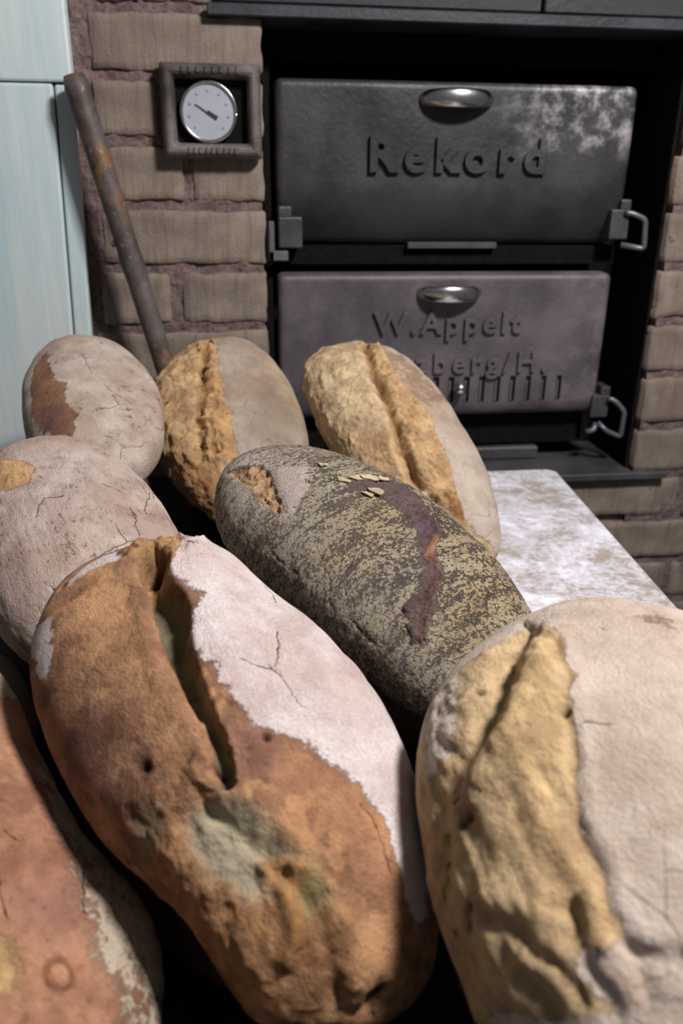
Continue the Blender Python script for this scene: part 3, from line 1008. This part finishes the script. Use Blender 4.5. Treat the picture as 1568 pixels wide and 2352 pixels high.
# ---- front loaf: toasted brown, deep split, floured shoulder
L = Loaf(PAR['F'], HI, OUT['F'], .003, 1); ALL['F'] = L
one = np.ones(len(L.flour))
L.paint(one, (192, 146, 108)); L.fpaint(one, (240, 230, 230)); L.setflour(one, .0)
L.paint(sstep(.46, .60, fbm(L.B, 30, 5, 3, .6) + .5) * .85, (136, 98, 78)); L.paint(sstep(.56, .66, fbm(L.B, 60, 4, 5, .6) + .5) * .7, (112, 78, 64)); L.paint(sstep(.57, .68, fbm(L.B, 55, 4, 8, .6) + .5) * .7, (206, 164, 120))
L.paint(L.region([(60,1500),(200,1560),(330,1700),(420,1850),(300,1960),(120,1740)], .03, .01) * .65, (128, 94, 78))
L.paint(L.region([(200,1330),(330,1320),(390,1480),(440,1650),(380,1690),(240,1500)], .02, .01) * .7, (198, 152, 108))
side = sstep(.030, .055, -L.B[:, 1]) * sstep(-.14, -.02, L.B[:, 0])
L.setflour(side, .9)
fl = L.region([(445,1224),(372,1290),(400,1318),(485,1372),(438,1470),(500,1530),(530,1600),(590,1655),(700,1690),(790,1770),(860,1850),(905,1880),(935,1960),(955,2060),(975,2060),(985,1900),(930,1700),(860,1570),(760,1460),(640,1360),(560,1300),(500,1240)], .010, .008, 45)
L.setflour(fl, 1.25)
L.setflour(L.region([(520,1480),(640,1500),(780,1650),(860,1800),(800,1800),(680,1680),(540,1640)], .02, .01) * .6, .72)
L.setflour(L.region([(150,1352),(200,1298),(262,1268),(290,1284),(225,1302),(172,1340)], .006, .004), 1.0)
L.setflour(L.region([(88,1430),(118,1415),(122,1500),(112,1550),(90,1560),(72,1500)], .006, .006), .95)
L.setflour(L.region([(900,1900),(950,1960),(985,2100),(960,2150),(930,2060)], .008, .006), .85)
L.paint(L.region([(690,1690),(800,1790),(880,1900),(930,2020),(960,2150),(930,2230),(880,2120),(800,1920),(650,1760),(520,1700)], .012, .01) * .8, (180, 132, 98))
L.paint(L.region([(520,1650),(640,1690),(600,1760),(520,1760)], .012, .008) * .7, (146, 108, 98))
L.paint(L.region([(380,1320),(490,1370),(440,1460),(420,1500),(400,1420)], .004, .004), (150, 114, 92))
d, t = L.line([(352,1262),(345,1310),(378,1365),(393,1420),(402,1480),(424,1545),(455,1605),(484,1655),(502,1710),(510,1770),(520,1810)], .004, 80)
wid = sstep(-.05, .08, t) * (1 - .72 * sstep(.35, 1.0, t))
wl, wr = .0100 * wid + .001, .0075 * wid + .001
v = np.where(d < 0, sstep(-1.1, -.45, d / wl), sstep(1.05, .62, d / wr))
L.disp -= v * .024 * (.35 + .65 * wid)
L.disp += np.exp(-((d - wr - .006) / .006) ** 2) * .0042 * wid + np.exp(-((d + wl + .014) / .014) ** 2) * .003 * wid
L.paint(np.clip(v * 1.3, 0, 1), (122, 114, 88)); L.setflour(np.clip(v * 1.5, 0, 1), 0); L.crumb = np.maximum(L.crumb, v)
lipm = np.exp(-((d - wr - .004) / .0045) ** 2) * wid
L.paint(lipm * .8, (142, 104, 82)); L.setflour(lipm * .6, .15)
# torn crest at the far end
cm = L.region([(265,1262),(330,1252),(412,1240),(400,1290),(360,1325),(320,1305),(290,1280)], .004, .004)
L.paint(cm, (182, 142, 100)); L.setflour(cm, 0); L.crumb = np.maximum(L.crumb, cm * .9)
L.disp += cm * (ridged(L.B, 60, 4, 7) * .008 + .001)
cf = L.region([(412,1240),(440,1222),(478,1232),(470,1262),(430,1270)], .004, .003)
L.disp += cf * (ridged(L.B, 70, 3, 2) * .006 + .002); L.setflour(cf * .8, .45); L.paint(cf, (150, 104, 84))
L.pit(360, 1275, .007, .009, (58, 40, 24)); L.pit(452, 1238, .004, .006, (56, 38, 28))
# pale underproofed crumb near the waist, with ridges
for poly_, cc, dp in (([(420,1900),(450,1850),(520,1835),(600,1870),(690,1965),(640,1990),(600,2000),(612,2050),(560,2075),(500,2040),(440,1960)], (180, 168, 140), .005),
                      ([(318,1880),(345,1845),(378,1840),(372,1920),(345,1985),(318,1950)], (140, 128, 98), .003),
                      ([(660,2010),(720,1985),(745,2060),(700,2110),(665,2070)], (158, 146, 104), .004)):
    mk = L.region(poly_, .006, .005); L.paint(mk, cc); L.setflour(mk, 0); L.disp -= mk * dp; L.crumb = np.maximum(L.crumb, mk)
mk = L.region([(445,1925),(520,1890),(590,1980),(600,2060),(540,2070),(470,2010)], .008, .008); L.paint(mk * .6, (156, 146, 128)); L.setflour(mk * .35, .5)
rd, rt = L.line([(520,1830),(600,1870),(690,1960),(760,2060),(800,2160),(850,2290)], .004, 60)
L.disp += np.exp(-((rd) / .007) ** 2) * .004; L.disp -= np.exp(-((rd - .011) / .004) ** 2) * .003
rd, rt = L.line([(610,1985),(680,1975),(660,2050),(680,2130),(660,2200)], .004, 60)
L.disp += np.exp(-(rd / .004) ** 2) * .0045; L.paint(np.exp(-(rd / .005) ** 2) * .8, (190, 140, 84))
low = L.region([(300,1880),(420,1800),(520,1830),(700,1960),(820,2180),(860,2340),(560,2340),(480,2160),(380,2060)], .02, .01)
L.disp += low * (fbm(L.B, 45, 4, 9, .6) * .007 + ridged(L.B, 70, 3, 4) * .003); L.paint(low * (1 - L.crumb) * .55, (168, 126, 84))
for px_, py_, r_, dp_ in ((330,1762,.0035,.005),(505,1770,.0025,.004),(615,1697,.0022,.004),(868,2292,.007,.008),(140,1350,.0025,.003)): L.pit(px_, py_, r_, dp_)
tear = L.region([(480,1690),(515,1720),(515,1810),(440,1830),(330,1840),(400,1770)], .01, .008)
L.disp += tear * ridged(L.B, 75, 4, 12) * .007
L.hairline([(640,1450),(635,1500),(628,1535)]); L.hairline([(550,1510),(590,1535),(628,1535),(670,1590),(705,1630)])
L.hairline([(820,1830),(850,1860),(880,1940),(900,2010)]); L.hairline([(615,1330),(625,1360),(632,1385)])
L.build('bread_loaf', loaf_material('crust_front', dict(k2=1.2, k1=.9, cs=.12, b3=.6)), 'toasted brown loaf with a deep split and thickly floured right shoulder')

# ---- dark loaf in focus
L = Loaf(PAR['E'], HI, OUT['E'], .002, 2); ALL['E'] = L
one = np.ones(len(L.flour))
L.paint(one, (130, 118, 112)); L.fpaint(one, (180, 170, 150)); L.setflour(one, .58)
L.fpaint(L.region([(860,1080),(1000,1150),(1120,1250),(1222,1420),(1180,1440),(1080,1500),(1000,1420),(1060,1300),(960,1180),(860,1260),(760,1300)], .03, .01), (184, 165, 130))
L.fpaint(L.region([(490,1180),(560,1290),(760,1480),(960,1650),(1000,1560),(800,1380),(640,1220),(560,1150)], .03, .01) * .7, (168, 158, 142))
L.fpaint(L.region([(500,1090),(580,1040),(700,1040),(700,1130),(640,1190),(540,1180)], .02, .008), (200, 188, 176))
L.setflour(L.region([(500,1090),(580,1040),(690,1040),(700,1120),(650,1190),(520,1200)], .02, .008) * .9, .70)
L.paint(L.region([(940,1100),(1060,1180),(1150,1290),(1080,1380),(1000,1330),(960,1200)], .03, .01) * .7, (104, 94, 100))
L.paint(L.region([(800,1200),(930,1230),(950,1380),(850,1400),(760,1300)], .04, .01) * .7, (106, 96, 102))
br = L.region([(800,1100),(900,1108),(960,1150),(1010,1215),(1005,1300),(1015,1330),(985,1390),(978,1480),(945,1470),(930,1400),(962,1330),(985,1290),(955,1230),(925,1175),(870,1140),(790,1125)], .0025, .010, 75)
L.paint(br, (104, 88, 85)); L.setflour(br, .22)
L.paint(L.region([(930,1160),(1000,1180),(1012,1230),(960,1230)], .008, .006) * .8, (100, 84, 92))
d, t = L.line([(940,1150),(968,1188),(998,1212),(988,1255),(972,1282),(1008,1296),(1003,1330),(980,1372),(970,1410),(966,1450),(972,1480),(966,1506)], .0035, 100)
ev = sstep(0, .1, t) * sstep(1.0, .9, t)
L.disp -= np.exp(-(d / .0022) ** 2) * ev * .0035
L.disp += br * (.0012 + ridged(L.B, 110, 3, 5) * .0035)
L.paint(np.exp(-(d / .0030) ** 2) * ev * .6, (118, 84, 74)); L.paint(np.exp(-((d - .0018) / .0012) ** 2) * ev * .6, (62, 44, 40))
ovm = np.exp(-(((d + .0022) / .0028) ** 2)) * sstep(.24, .32, t) * sstep(.56, .44, t); L.paint(ovm * .7, (186, 136, 104))
L.setflour(np.exp(-(d / .0035) ** 2) * ev, .02)
L.crumb = np.maximum(L.crumb, sstep(.3, .7, br))
mk = L.region([(518,1088),(560,1072),(602,1066),(624,1098),(628,1130),(656,1172),(640,1182),(604,1160),(582,1128),(548,1108)], .0025, .004, 80)
L.paint(mk, (184, 150, 116)); L.setflour(mk, -.2); L.disp -= mk * (.0045 - ridged(L.B, 80, 4, 3) * .007); L.crumb = np.maximum(L.crumb, mk)
fp = L.region([(628,1075),(700,1075),(705,1125),(672,1170),(655,1168),(635,1128)], .004, .003)
L.setflour(fp, .9); L.fpaint(fp, (200, 186, 178)); L.disp += fp * .0022
rd, rt = L.line([(735,1082),(710,1105),(690,1140),(676,1172)], .002, 70); L.disp -= np.exp(-(rd / .003) ** 2) * .003
for h in ([(610,1250),(640,1290),(690,1320)], [(1035,1225),(1070,1265),(1100,1275)], [(985,1455),(1030,1470),(1060,1500)], [(800,1420),(860,1480),(900,1500)], [(720,1240),(760,1330),(760,1400)], [(812,1275),(790,1330),(795,1380)], [(1165,1380),(1190,1400),(1205,1430)], [(700,1105),(740,1095),(790,1105)]): L.hairline(h)
L.disp += fbm(L.B, 160, 4, 8, .6) * .0016
matE = loaf_material('crust_dark', dict(stretch=(1.2, .8, 1.0), stretch1=(1.5, .35, .7), rot=(0, 0, math.radians(18)), s1=75, s2=360, k2=1.7, k1=1.0, lo=.38, hi=.60, thin=.75, b2=.7, bm=.9, bd=.0022, cs=.5, craze=42, ftint=(.86, .84, .82)))
L.build('bread_loaf', matE, 'dark grey-crusted loaf with yellowish flakes and a reddish zigzag crack')
M_FLAKE = mat_plain('crust_chip', srgb(170, 156, 128), .9, 0, .1, .0005, 90)
for k_, (x_, y_, s_) in enumerate(((740,1070,.0036),(790,1104,.0052),(822,1103,.0062),(850,1106,.0068),(880,1110,.0050),(858,1134,.0064),(842,1137,.0048))): L.flake(x_, y_, s_, k_ + 3, M_FLAKE)

# ---- right front loaf: broad cream tear, floured crust
L = Loaf(PAR['G'], HI, OUT['G'], .003, 3); ALL['G'] = L
one = np.ones(len(L.flour))
L.paint(one, (198, 170, 132)); L.fpaint(one, (214, 200, 189)); L.setflour(one, .92)
cream = L.region([(1213,1432),(1240,1478),(1288,1488),(1292,1528),(1318,1560),(1300,1590),(1310,1640),(1322,1700),(1328,1800),(1345,1920),(1398,2010),(1402,2080),(1432,2150),(1400,2180),(1330,2170),(1350,2260),(1420,2352),(1100,2352),(1035,2180),(985,2020),(965,1880),(962,1760),(985,1640),(1060,1540),(1150,1470)], .0045, .006, 50)
L.paint(cream, (206, 178, 138)); L.setflour(cream, -.05); L.crumb = np.maximum(L.crumb, cream)
edge_d, et = L.line([(1213,1432),(1240,1478),(1288,1488),(1292,1528),(1318,1560),(1300,1590),(1310,1640),(1322,1700),(1328,1800),(1345,1920),(1398,2010),(1402,2080),(1432,2150),(1470,2180),(1568,2190)], .003, 80)
# path runs down the picture, so the floured crust lies on its left (d<0)
L.disp += np.exp(-((edge_d + .004) / .004) ** 2) * .0014 - np.exp(-((edge_d - .003) / .003) ** 2) * .0018
L.paint(L.region([(1180,1500),(1270,1500),(1300,1640),(1310,1800),(1250,1900),(1170,1800),(1130,1680)], .02, .01) * .6, (212, 178, 128))
L.paint(L.region([(1240,1880),(1390,2010),(1430,2140),(1260,2100)], .02, .01) * .6, (202, 160, 114))
L.paint(L.region([(965,1800),(1060,1820),(1100,2000),(1060,2240),(985,2020)], .02, .01) * .6, (190, 166, 126))
wht = L.region([(1065,1530),(1080,1560),(1052,1640),(1040,1720),(1010,1790),(985,1790),(975,1700),(1000,1620)], .005, .007)
L.setflour(wht, .62); L.fpaint(wht, (228, 218, 206))
L.setflour(L.region([(1090,1510),(1180,1460),(1150,1530),(1085,1640),(1060,1660)], .008, .006) * .8, .48)
gd, gt = L.line([(1212,1440),(1180,1490),(1155,1540),(1135,1610),(1108,1680),(1078,1740),(1045,1790),(1030,1850),(1022,1950)], .003, 60)
ge = sstep(-.05, .1, gt) * (1 - .75 * sstep(.55, 1.0, gt))
L.disp -= np.exp(-(gd / .0085) ** 2) * .009 * ge; L.disp += np.exp(-((gd + .020) / .013) ** 2) * .0075 * ge
L.setflour(np.exp(-(gd / .009) ** 2) * ge, 0); L.paint(np.exp(-(gd / .008) ** 2) * ge * .4, (176, 154, 116))
# stringy folds along the tear
fold = fbm(np.stack([L.B[:, 0] * 14, L.B[:, 1] * 60, L.B[:, 2] * 40], 1), 1.0, 4, 5, .6)
fold2 = ridged(np.stack([L.B[:, 0] * 18, L.B[:, 1] * 75, L.B[:, 2] * 55], 1), 1.0, 3, 8)
L.disp += cream * (fold * .0026 + fold2 * .0022 + ridged(np.stack([L.B[:, 0] * 26, L.B[:, 1] * 150, L.B[:, 2] * 110], 1), 1.0, 3, 3) * .0024 + fbm(L.B, 110, 3, 2) * .0020)
for pts_, dp_ in (([(1095,2100),(1140,2110),(1190,2150),(1250,2190),(1300,2250),(1360,2340)], .0032), ([(1180,2240),(1230,2270),(1290,2352)], .0030), ([(1330,2165),(1350,2230),(1390,2300),(1430,2352)], .003), ([(1440,2160),(1470,2230),(1490,2320)], .002), ([(1300,2060),(1330,2120),(1320,2180)], .003)):
    fd, ft = L.line(pts_, .003, 60); e_ = sstep(0, .12, ft) * sstep(1.02, .9, ft)
    L.disp -= np.exp(-(fd / .0030) ** 2) * dp_ * e_; L.disp += np.exp(-((fd + .010) / .006) ** 2) * dp_ * .5 * e_
    L.paint(np.exp(-(fd / .004) ** 2) * e_ * .4, (160, 132, 96))
wl_ = L.region([(1340,2170),(1420,2180),(1470,2240),(1480,2340),(1420,2330),(1350,2230)], .006, .006); L.setflour(wl_ * .9, .75); L.fpaint(wl_, (210, 192, 178))
for q_ in ((1026,1990),(1030,2030),(1024,2060),(1032,2072),(1082,2090),(1078,2120),(1055,2150),(1022,1930),(1065,1820),(1050,1840),(1085,1880),(1075,1900),(1300,1640),(1095,1590)): L.pit(q_[0], q_[1], .0022, .0035, (96, 76, 46))
for h in ([(1330,1665),(1370,1662),(1420,1668)], [(1385,1440),(1400,1447)]): L.hairline(h)
L.paint(L.region([(1400,1390),(1500,1405),(1568,1440),(1568,1480),(1450,1430)], .02, .01) * .8, (190, 140, 106)); L.setflour(L.region([(1430,1395),(1568,1425),(1568,1470),(1460,1425)], .012, .01) * .7, .35)
L.build('bread_loaf', loaf_material('crust_cream', dict(k2=.9, k1=.8, cs=.25, craze=26, ftint=(.87, .83, .80))), 'large loaf with a wide cream-coloured tear beside floured crust, nearest the tabletop edge')

# ---- loaf with golden ridge crack, in front of the oven doors
L = Loaf(PAR['C'], MID, OUT['C'], .0025, 4); ALL['C'] = L
one = np.ones(len(L.flour))
L.paint(one, (208, 180, 142)); L.fpaint(one, (204, 191, 178)); L.setflour(one, .05)
L.setflour(sstep(.02, .05, -L.B[:, 1]), .9)
L.setflour(L.region([(945,920),(985,955),(1000,1010),(1030,1060),(1040,1115),(1062,1180),(1092,1225),(1140,1270),(1140,1180),(1110,1070),(1070,990),(1035,935),(990,905)], .007, .006), 1.05)
up_ = L.region([(860,795),(930,820),(1030,925),(985,950),(945,915),(890,850)], .018, .008); L.setflour(up_, .50); L.paint(up_, (198, 166, 138)); L.fpaint(up_, (206, 184, 164))
L.paint(L.region([(700,860),(760,810),(830,810),(870,960),(800,1000),(740,960)], .02, .01) * .6, (218, 194, 154))
L.paint(L.region([(800,1010),(900,1000),(940,1090),(870,1080)], .02, .01) * .7, (206, 164, 118))
ridge = L.region([(828,792),(870,800),(900,860),(940,915),(985,955),(1000,1010),(1030,1060),(1040,1115),(1062,1190),(1010,1160),(955,1100),(915,985),(870,880),(845,830)], .004, .004)
L.paint(ridge, (202, 168, 124)); L.setflour(ridge, 0); L.crumb = np.maximum(L.crumb, ridge)
L.disp += ridge * (.002 + ridged(L.B, 65, 4, 4) * .011)
d, t = L.line([(836,785),(848,830),(866,878),(892,928),(910,985),(925,1040),(945,1085),(965,1120)], .004, 80)
v = np.exp(-(d / .0048) ** 2) * sstep(-.05, .1, t); L.disp -= v * .010; L.disp += np.exp(-((d - .012) / .008) ** 2) * .003
L.paint(v * .8, (150, 112, 70)); L.crumb = np.maximum(L.crumb, v)
L.paint(L.region([(1000,1130),(1060,1150),(1085,1230),(1040,1200)], .006, .005) * .8, (160, 116, 76))
bare = sstep(.0, .03, L.B[:, 1]); L.disp += bare * fbm(np.stack([L.B[:, 0] * 22, L.B[:, 1] * 45, L.B[:, 2] * 45], 1), 1, 4, 3, .6) * .006 + bare * ridged(L.B, 50, 4, 6) * .004
L.build('bread_loaf', loaf_material('crust_gold', dict(k2=.9, k1=.8, cs=.3, craze=30)), 'golden loaf with a lumpy lengthwise ridge, close to the lower oven door')

# ---- middle loaf of the far row
L = Loaf(PAR['B'], MID, OUT['B'], .003, 5); ALL['B'] = L
one = np.ones(len(L.flour))
L.paint(one, (204, 170, 126)); L.fpaint(one, (188, 175, 163)); L.setflour(one, .05)
L.setflour(sstep(.005, .03, -L.B[:, 1]), .8)
L.setflour(L.region([(492,778),(500,850),(508,910),(530,960),(532,1010),(556,1065),(640,1090),(720,1040),(680,930),(650,860),(600,800),(540,772)], .007, .006), .95)
L.fpaint(L.region([(600,880),(660,890),(700,1000),(620,1040),(560,980)], .03, .01) * .8, (150, 140, 126))
L.paint(L.region([(540,930),(640,960),(640,1060),(550,1040)], .03, .01) * .6, (160, 120, 96)); L.setflour(L.region([(540,930),(640,950),(650,1060),(550,1050)], .03, .01) * .5, .55)
L.fpaint(L.region([(600,810),(650,860),(690,960),(660,930),(610,850)], .012, .006) * .7, (198, 180, 146))
rim_ = L.region([(345,980),(360,1000),(385,1060),(440,1120),(500,1170),(470,1180),(400,1110),(355,1030)], .005, .005); L.setflour(rim_ * .8, .55)
ridge = L.region([(455,800),(490,778),(500,850),(508,910),(530,960),(532,1010),(545,1060),(470,1060),(455,1000),(450,940),(462,880),(470,830)], .004, .004)
L.paint(ridge, (198, 158, 112)); L.setflour(ridge, 0); L.crumb = np.maximum(L.crumb, ridge)
L.disp += ridge * (ridged(L.B, 60, 4, 6) * .011)
d, t = L.line([(482,776),(472,815),(466,865),(468,905),(456,940),(460,975),(468,1015),(458,1055)], .005, 80)
v = np.exp(-(d / .0050) ** 2) * sstep(-.05, .08, t) * (1 - .6 * sstep(.5, 1, t)); L.disp -= v * .009; L.paint(v * .85, (146, 106, 64)); L.crumb = np.maximum(L.crumb, v)
L.pit(473, 850, .006, .007, (92, 62, 34)); L.pit(382, 930, .0032, .004, (96, 66, 40))
L.disp += sstep(-.01, .02, L.B[:, 1]) * (fbm(L.B, 40, 4, 3, .6) * .006 + ridged(L.B, 55, 4, 9) * .005)
low_ = L.region([(400,1060),(480,1060),(520,1120),(480,1170),(420,1120)], .012, .008); L.paint(low_ * .7, (190, 136, 88))
L.build('bread_loaf', loaf_material('crust_ochre', dict(k2=1.0, k1=.9, cs=.3, craze=30)), 'ochre loaf with a crumbly crack and grey floured half, below the thermometer')

# ---- far left loaf
L = Loaf(PAR['A'], MID, OUT['A'], .003, 6); ALL['A'] = L
one = np.ones(len(L.flour))
L.paint(one, (146, 110, 88)); L.fpaint(one, (204, 192, 181)); L.setflour(one, .82)
mk = L.region([(104,815),(70,860),(78,905),(72,950),(92,1000),(165,1015),(168,960),(148,922),(150,882),(120,875),(112,845)], .007, .010, 45)
L.setflour(mk, -.05); L.paint(mk, (138, 102, 78)); L.paint(L.region([(90,940),(140,930),(160,1000),(100,1000)], .012, .008), (104, 76, 68))
L.setflour(L.region([(240,880),(300,900),(290,960),(240,950)], .02, .01) * .6, .55)
for h in ([(192,808),(200,835),(212,856)], [(265,905),(290,915),(303,930)], [(228,770),(235,790)], [(240,880),(255,900)]): L.hairline(h)
L.build('bread_loaf', loaf_material('crust_floured', dict(k2=1.2, k1=1.3, cs=.5, craze=24, bd=.0018, fv=.8, ftint=(.74, .66, .62))), 'floured loaf with a dark brown bare patch, against the blue panelling')

# ---- left loaf of the middle row
L = Loaf(PAR['D'], MID, OUT['D'], .003, 7); ALL['D'] = L
one = np.ones(len(L.flour))
L.paint(one, (178, 144, 122)); L.fpaint(one, (204, 190, 182)); L.setflour(one, .76)
mk = L.region([(0,1058),(50,1060),(80,1074),(62,1108),(22,1122),(-20,1130),(-20,1058)], .003, .004)
L.setflour(mk, -.3); L.paint(mk, (204, 164, 118))
L.setflour(L.region([(150,1150),(280,1160),(330,1240),(200,1300),(120,1260)], .04, .01) * .5, .6)
for h in ([(85,1190),(82,1160),(100,1142),(150,1138)], [(240,1110),(265,1122),(280,1130)], [(318,1230),(310,1180),(300,1165)], [(100,1330),(140,1370),(160,1400)], [(345,1130),(335,1150),(330,1175)]): L.hairline(h)
L.disp += fbm(np.stack([L.B[:, 0] * 30, L.B[:, 1] * 110, L.B[:, 2] * 80], 1), 1, 3, 3, .6) * .0022
L.build('bread_loaf', loaf_material('crust_pinkish', dict(k2=1.3, k1=.8, cs=.7, craze=22, cw=.018, b2=1.0, bd=.0018, fv=.8, ftint=(.74, .66, .63), stretch=(.7, 1.6, 1.3))), 'pinkish floured loaf with hairline cracks and a small golden patch')

# ---- bottom left loaf
L = Loaf(PAR['H'], MID, OUT['H'], .003, 8); ALL['H'] = L
one = np.ones(len(L.flour))
L.paint(one, (186, 138, 108)); L.fpaint(one, (204, 192, 172)); L.setflour(one, .0)
L.setflour(sstep(.05, .075, -L.B[:, 1]) * sstep(.10, .03, L.B[:, 0]), .62)
L.setflour(L.region([(225,1995),(290,2040),(345,2100),(360,2160),(372,2260),(365,2352),(270,2352),(300,2220),(290,2140),(240,2070)], .012, .010), .62)
L.setflour(L.region([(-40,1520),(0,1540),(40,1600),(36,1612),(-10,1600),(-50,1590)], .005, .005), 1.0)
L.paint(L.region([(20,2050),(120,2040),(170,2080),(140,2130),(60,2110)], .02, .01) * .8, (134, 98, 92))
L.paint(L.region([(20,1980),(120,1960),(200,2020),(100,2060)], .03, .01) * .5, (152, 104, 88))
tp = L.region([(-60,2150),(20,2160),(45,2230),(30,2290),(-60,2300)], .004, .006); L.paint(tp, (206, 170, 120)); L.disp -= tp * .003; L.crumb = np.maximum(L.crumb, tp)
i0 = L.pt(135, 2237); rr_ = np.sqrt(((L.warp(.0015, 120) - L.B[i0]) ** 2).sum(1)); ringm = np.exp(-((rr_ - .0062) / .0016) ** 2)
L.disp -= ringm * .0018; L.paint(ringm * .8, (100, 62, 42))
for h in ([(15,1900),(40,1920),(42,1935)], [(0,2020),(10,2070),(30,2110)], [(190,2000),(200,2040),(190,2100)]): L.hairline(h)
L.paint(sstep(.5, .62, fbm(L.B, 18, 3, 3) + .5) * .5, (162, 116, 90))
L.build('bread_loaf', loaf_material('crust_russet', dict(k2=1.2, k1=.8, cs=.12)), 'smooth russet-brown loaf with a grey floured flank, beside the split loaf')

# ---- the loaves underneath that carry the heap
matU = loaf_material('crust_under', dict(k2=.8, k1=.6, cs=.4))
def under(cx, cy, yaw, a, b, top, label, col=(96, 72, 56), fl=.3):  # dark default colour stands in for the deep shade between loaves
    h = top - (TABLE_Z + .003)
    zc = TABLE_Z + .003 + h * .375
    cr = h * .625 / b
    L = Loaf((cx, cy, yaw, 0, a, b, zc, cr, 0), (40, 24, 18), None, .0012, cx * 9 + 3)
    one = np.ones(len(L.flour)); L.paint(one, col); L.fpaint(one, (170, 158, 142)); L.setflour(one, fl)
    L.build('bread_loaf', matU, label, False)

DK = 'loaf coloured dark as in shade, lying underneath the '
under(-.165, .945, 101, .105, .062, 1.043, DK + 'floured loaf by the panelling')
under(-.016, 1.040, 97, .080, .062, 1.000, DK + 'ochre cracked loaf')
under(.160, 1.015, 108, .080, .050, .990, DK + 'golden ridged loaf')
under(-.150, .675, 113, .105, .060, .998, DK + 'pinkish floured loaf')
under(.090, .600, 124, .115, .058, 1.000, DK + 'grey flaky loaf')
under(-.022, .410, 119, .115, .060, .990, DK + 'split brown loaf')
under(.180, .300, 98, .110, .072, .966, DK + 'cream torn loaf')
g_ = on_level(10, 1560, .985)
under(g_[0] - .035, g_[1] + .02, 118, .07, .045, .985, 'grey floured loaf half hidden between the pinkish and the russet loaves', (140, 128, 112), .75)
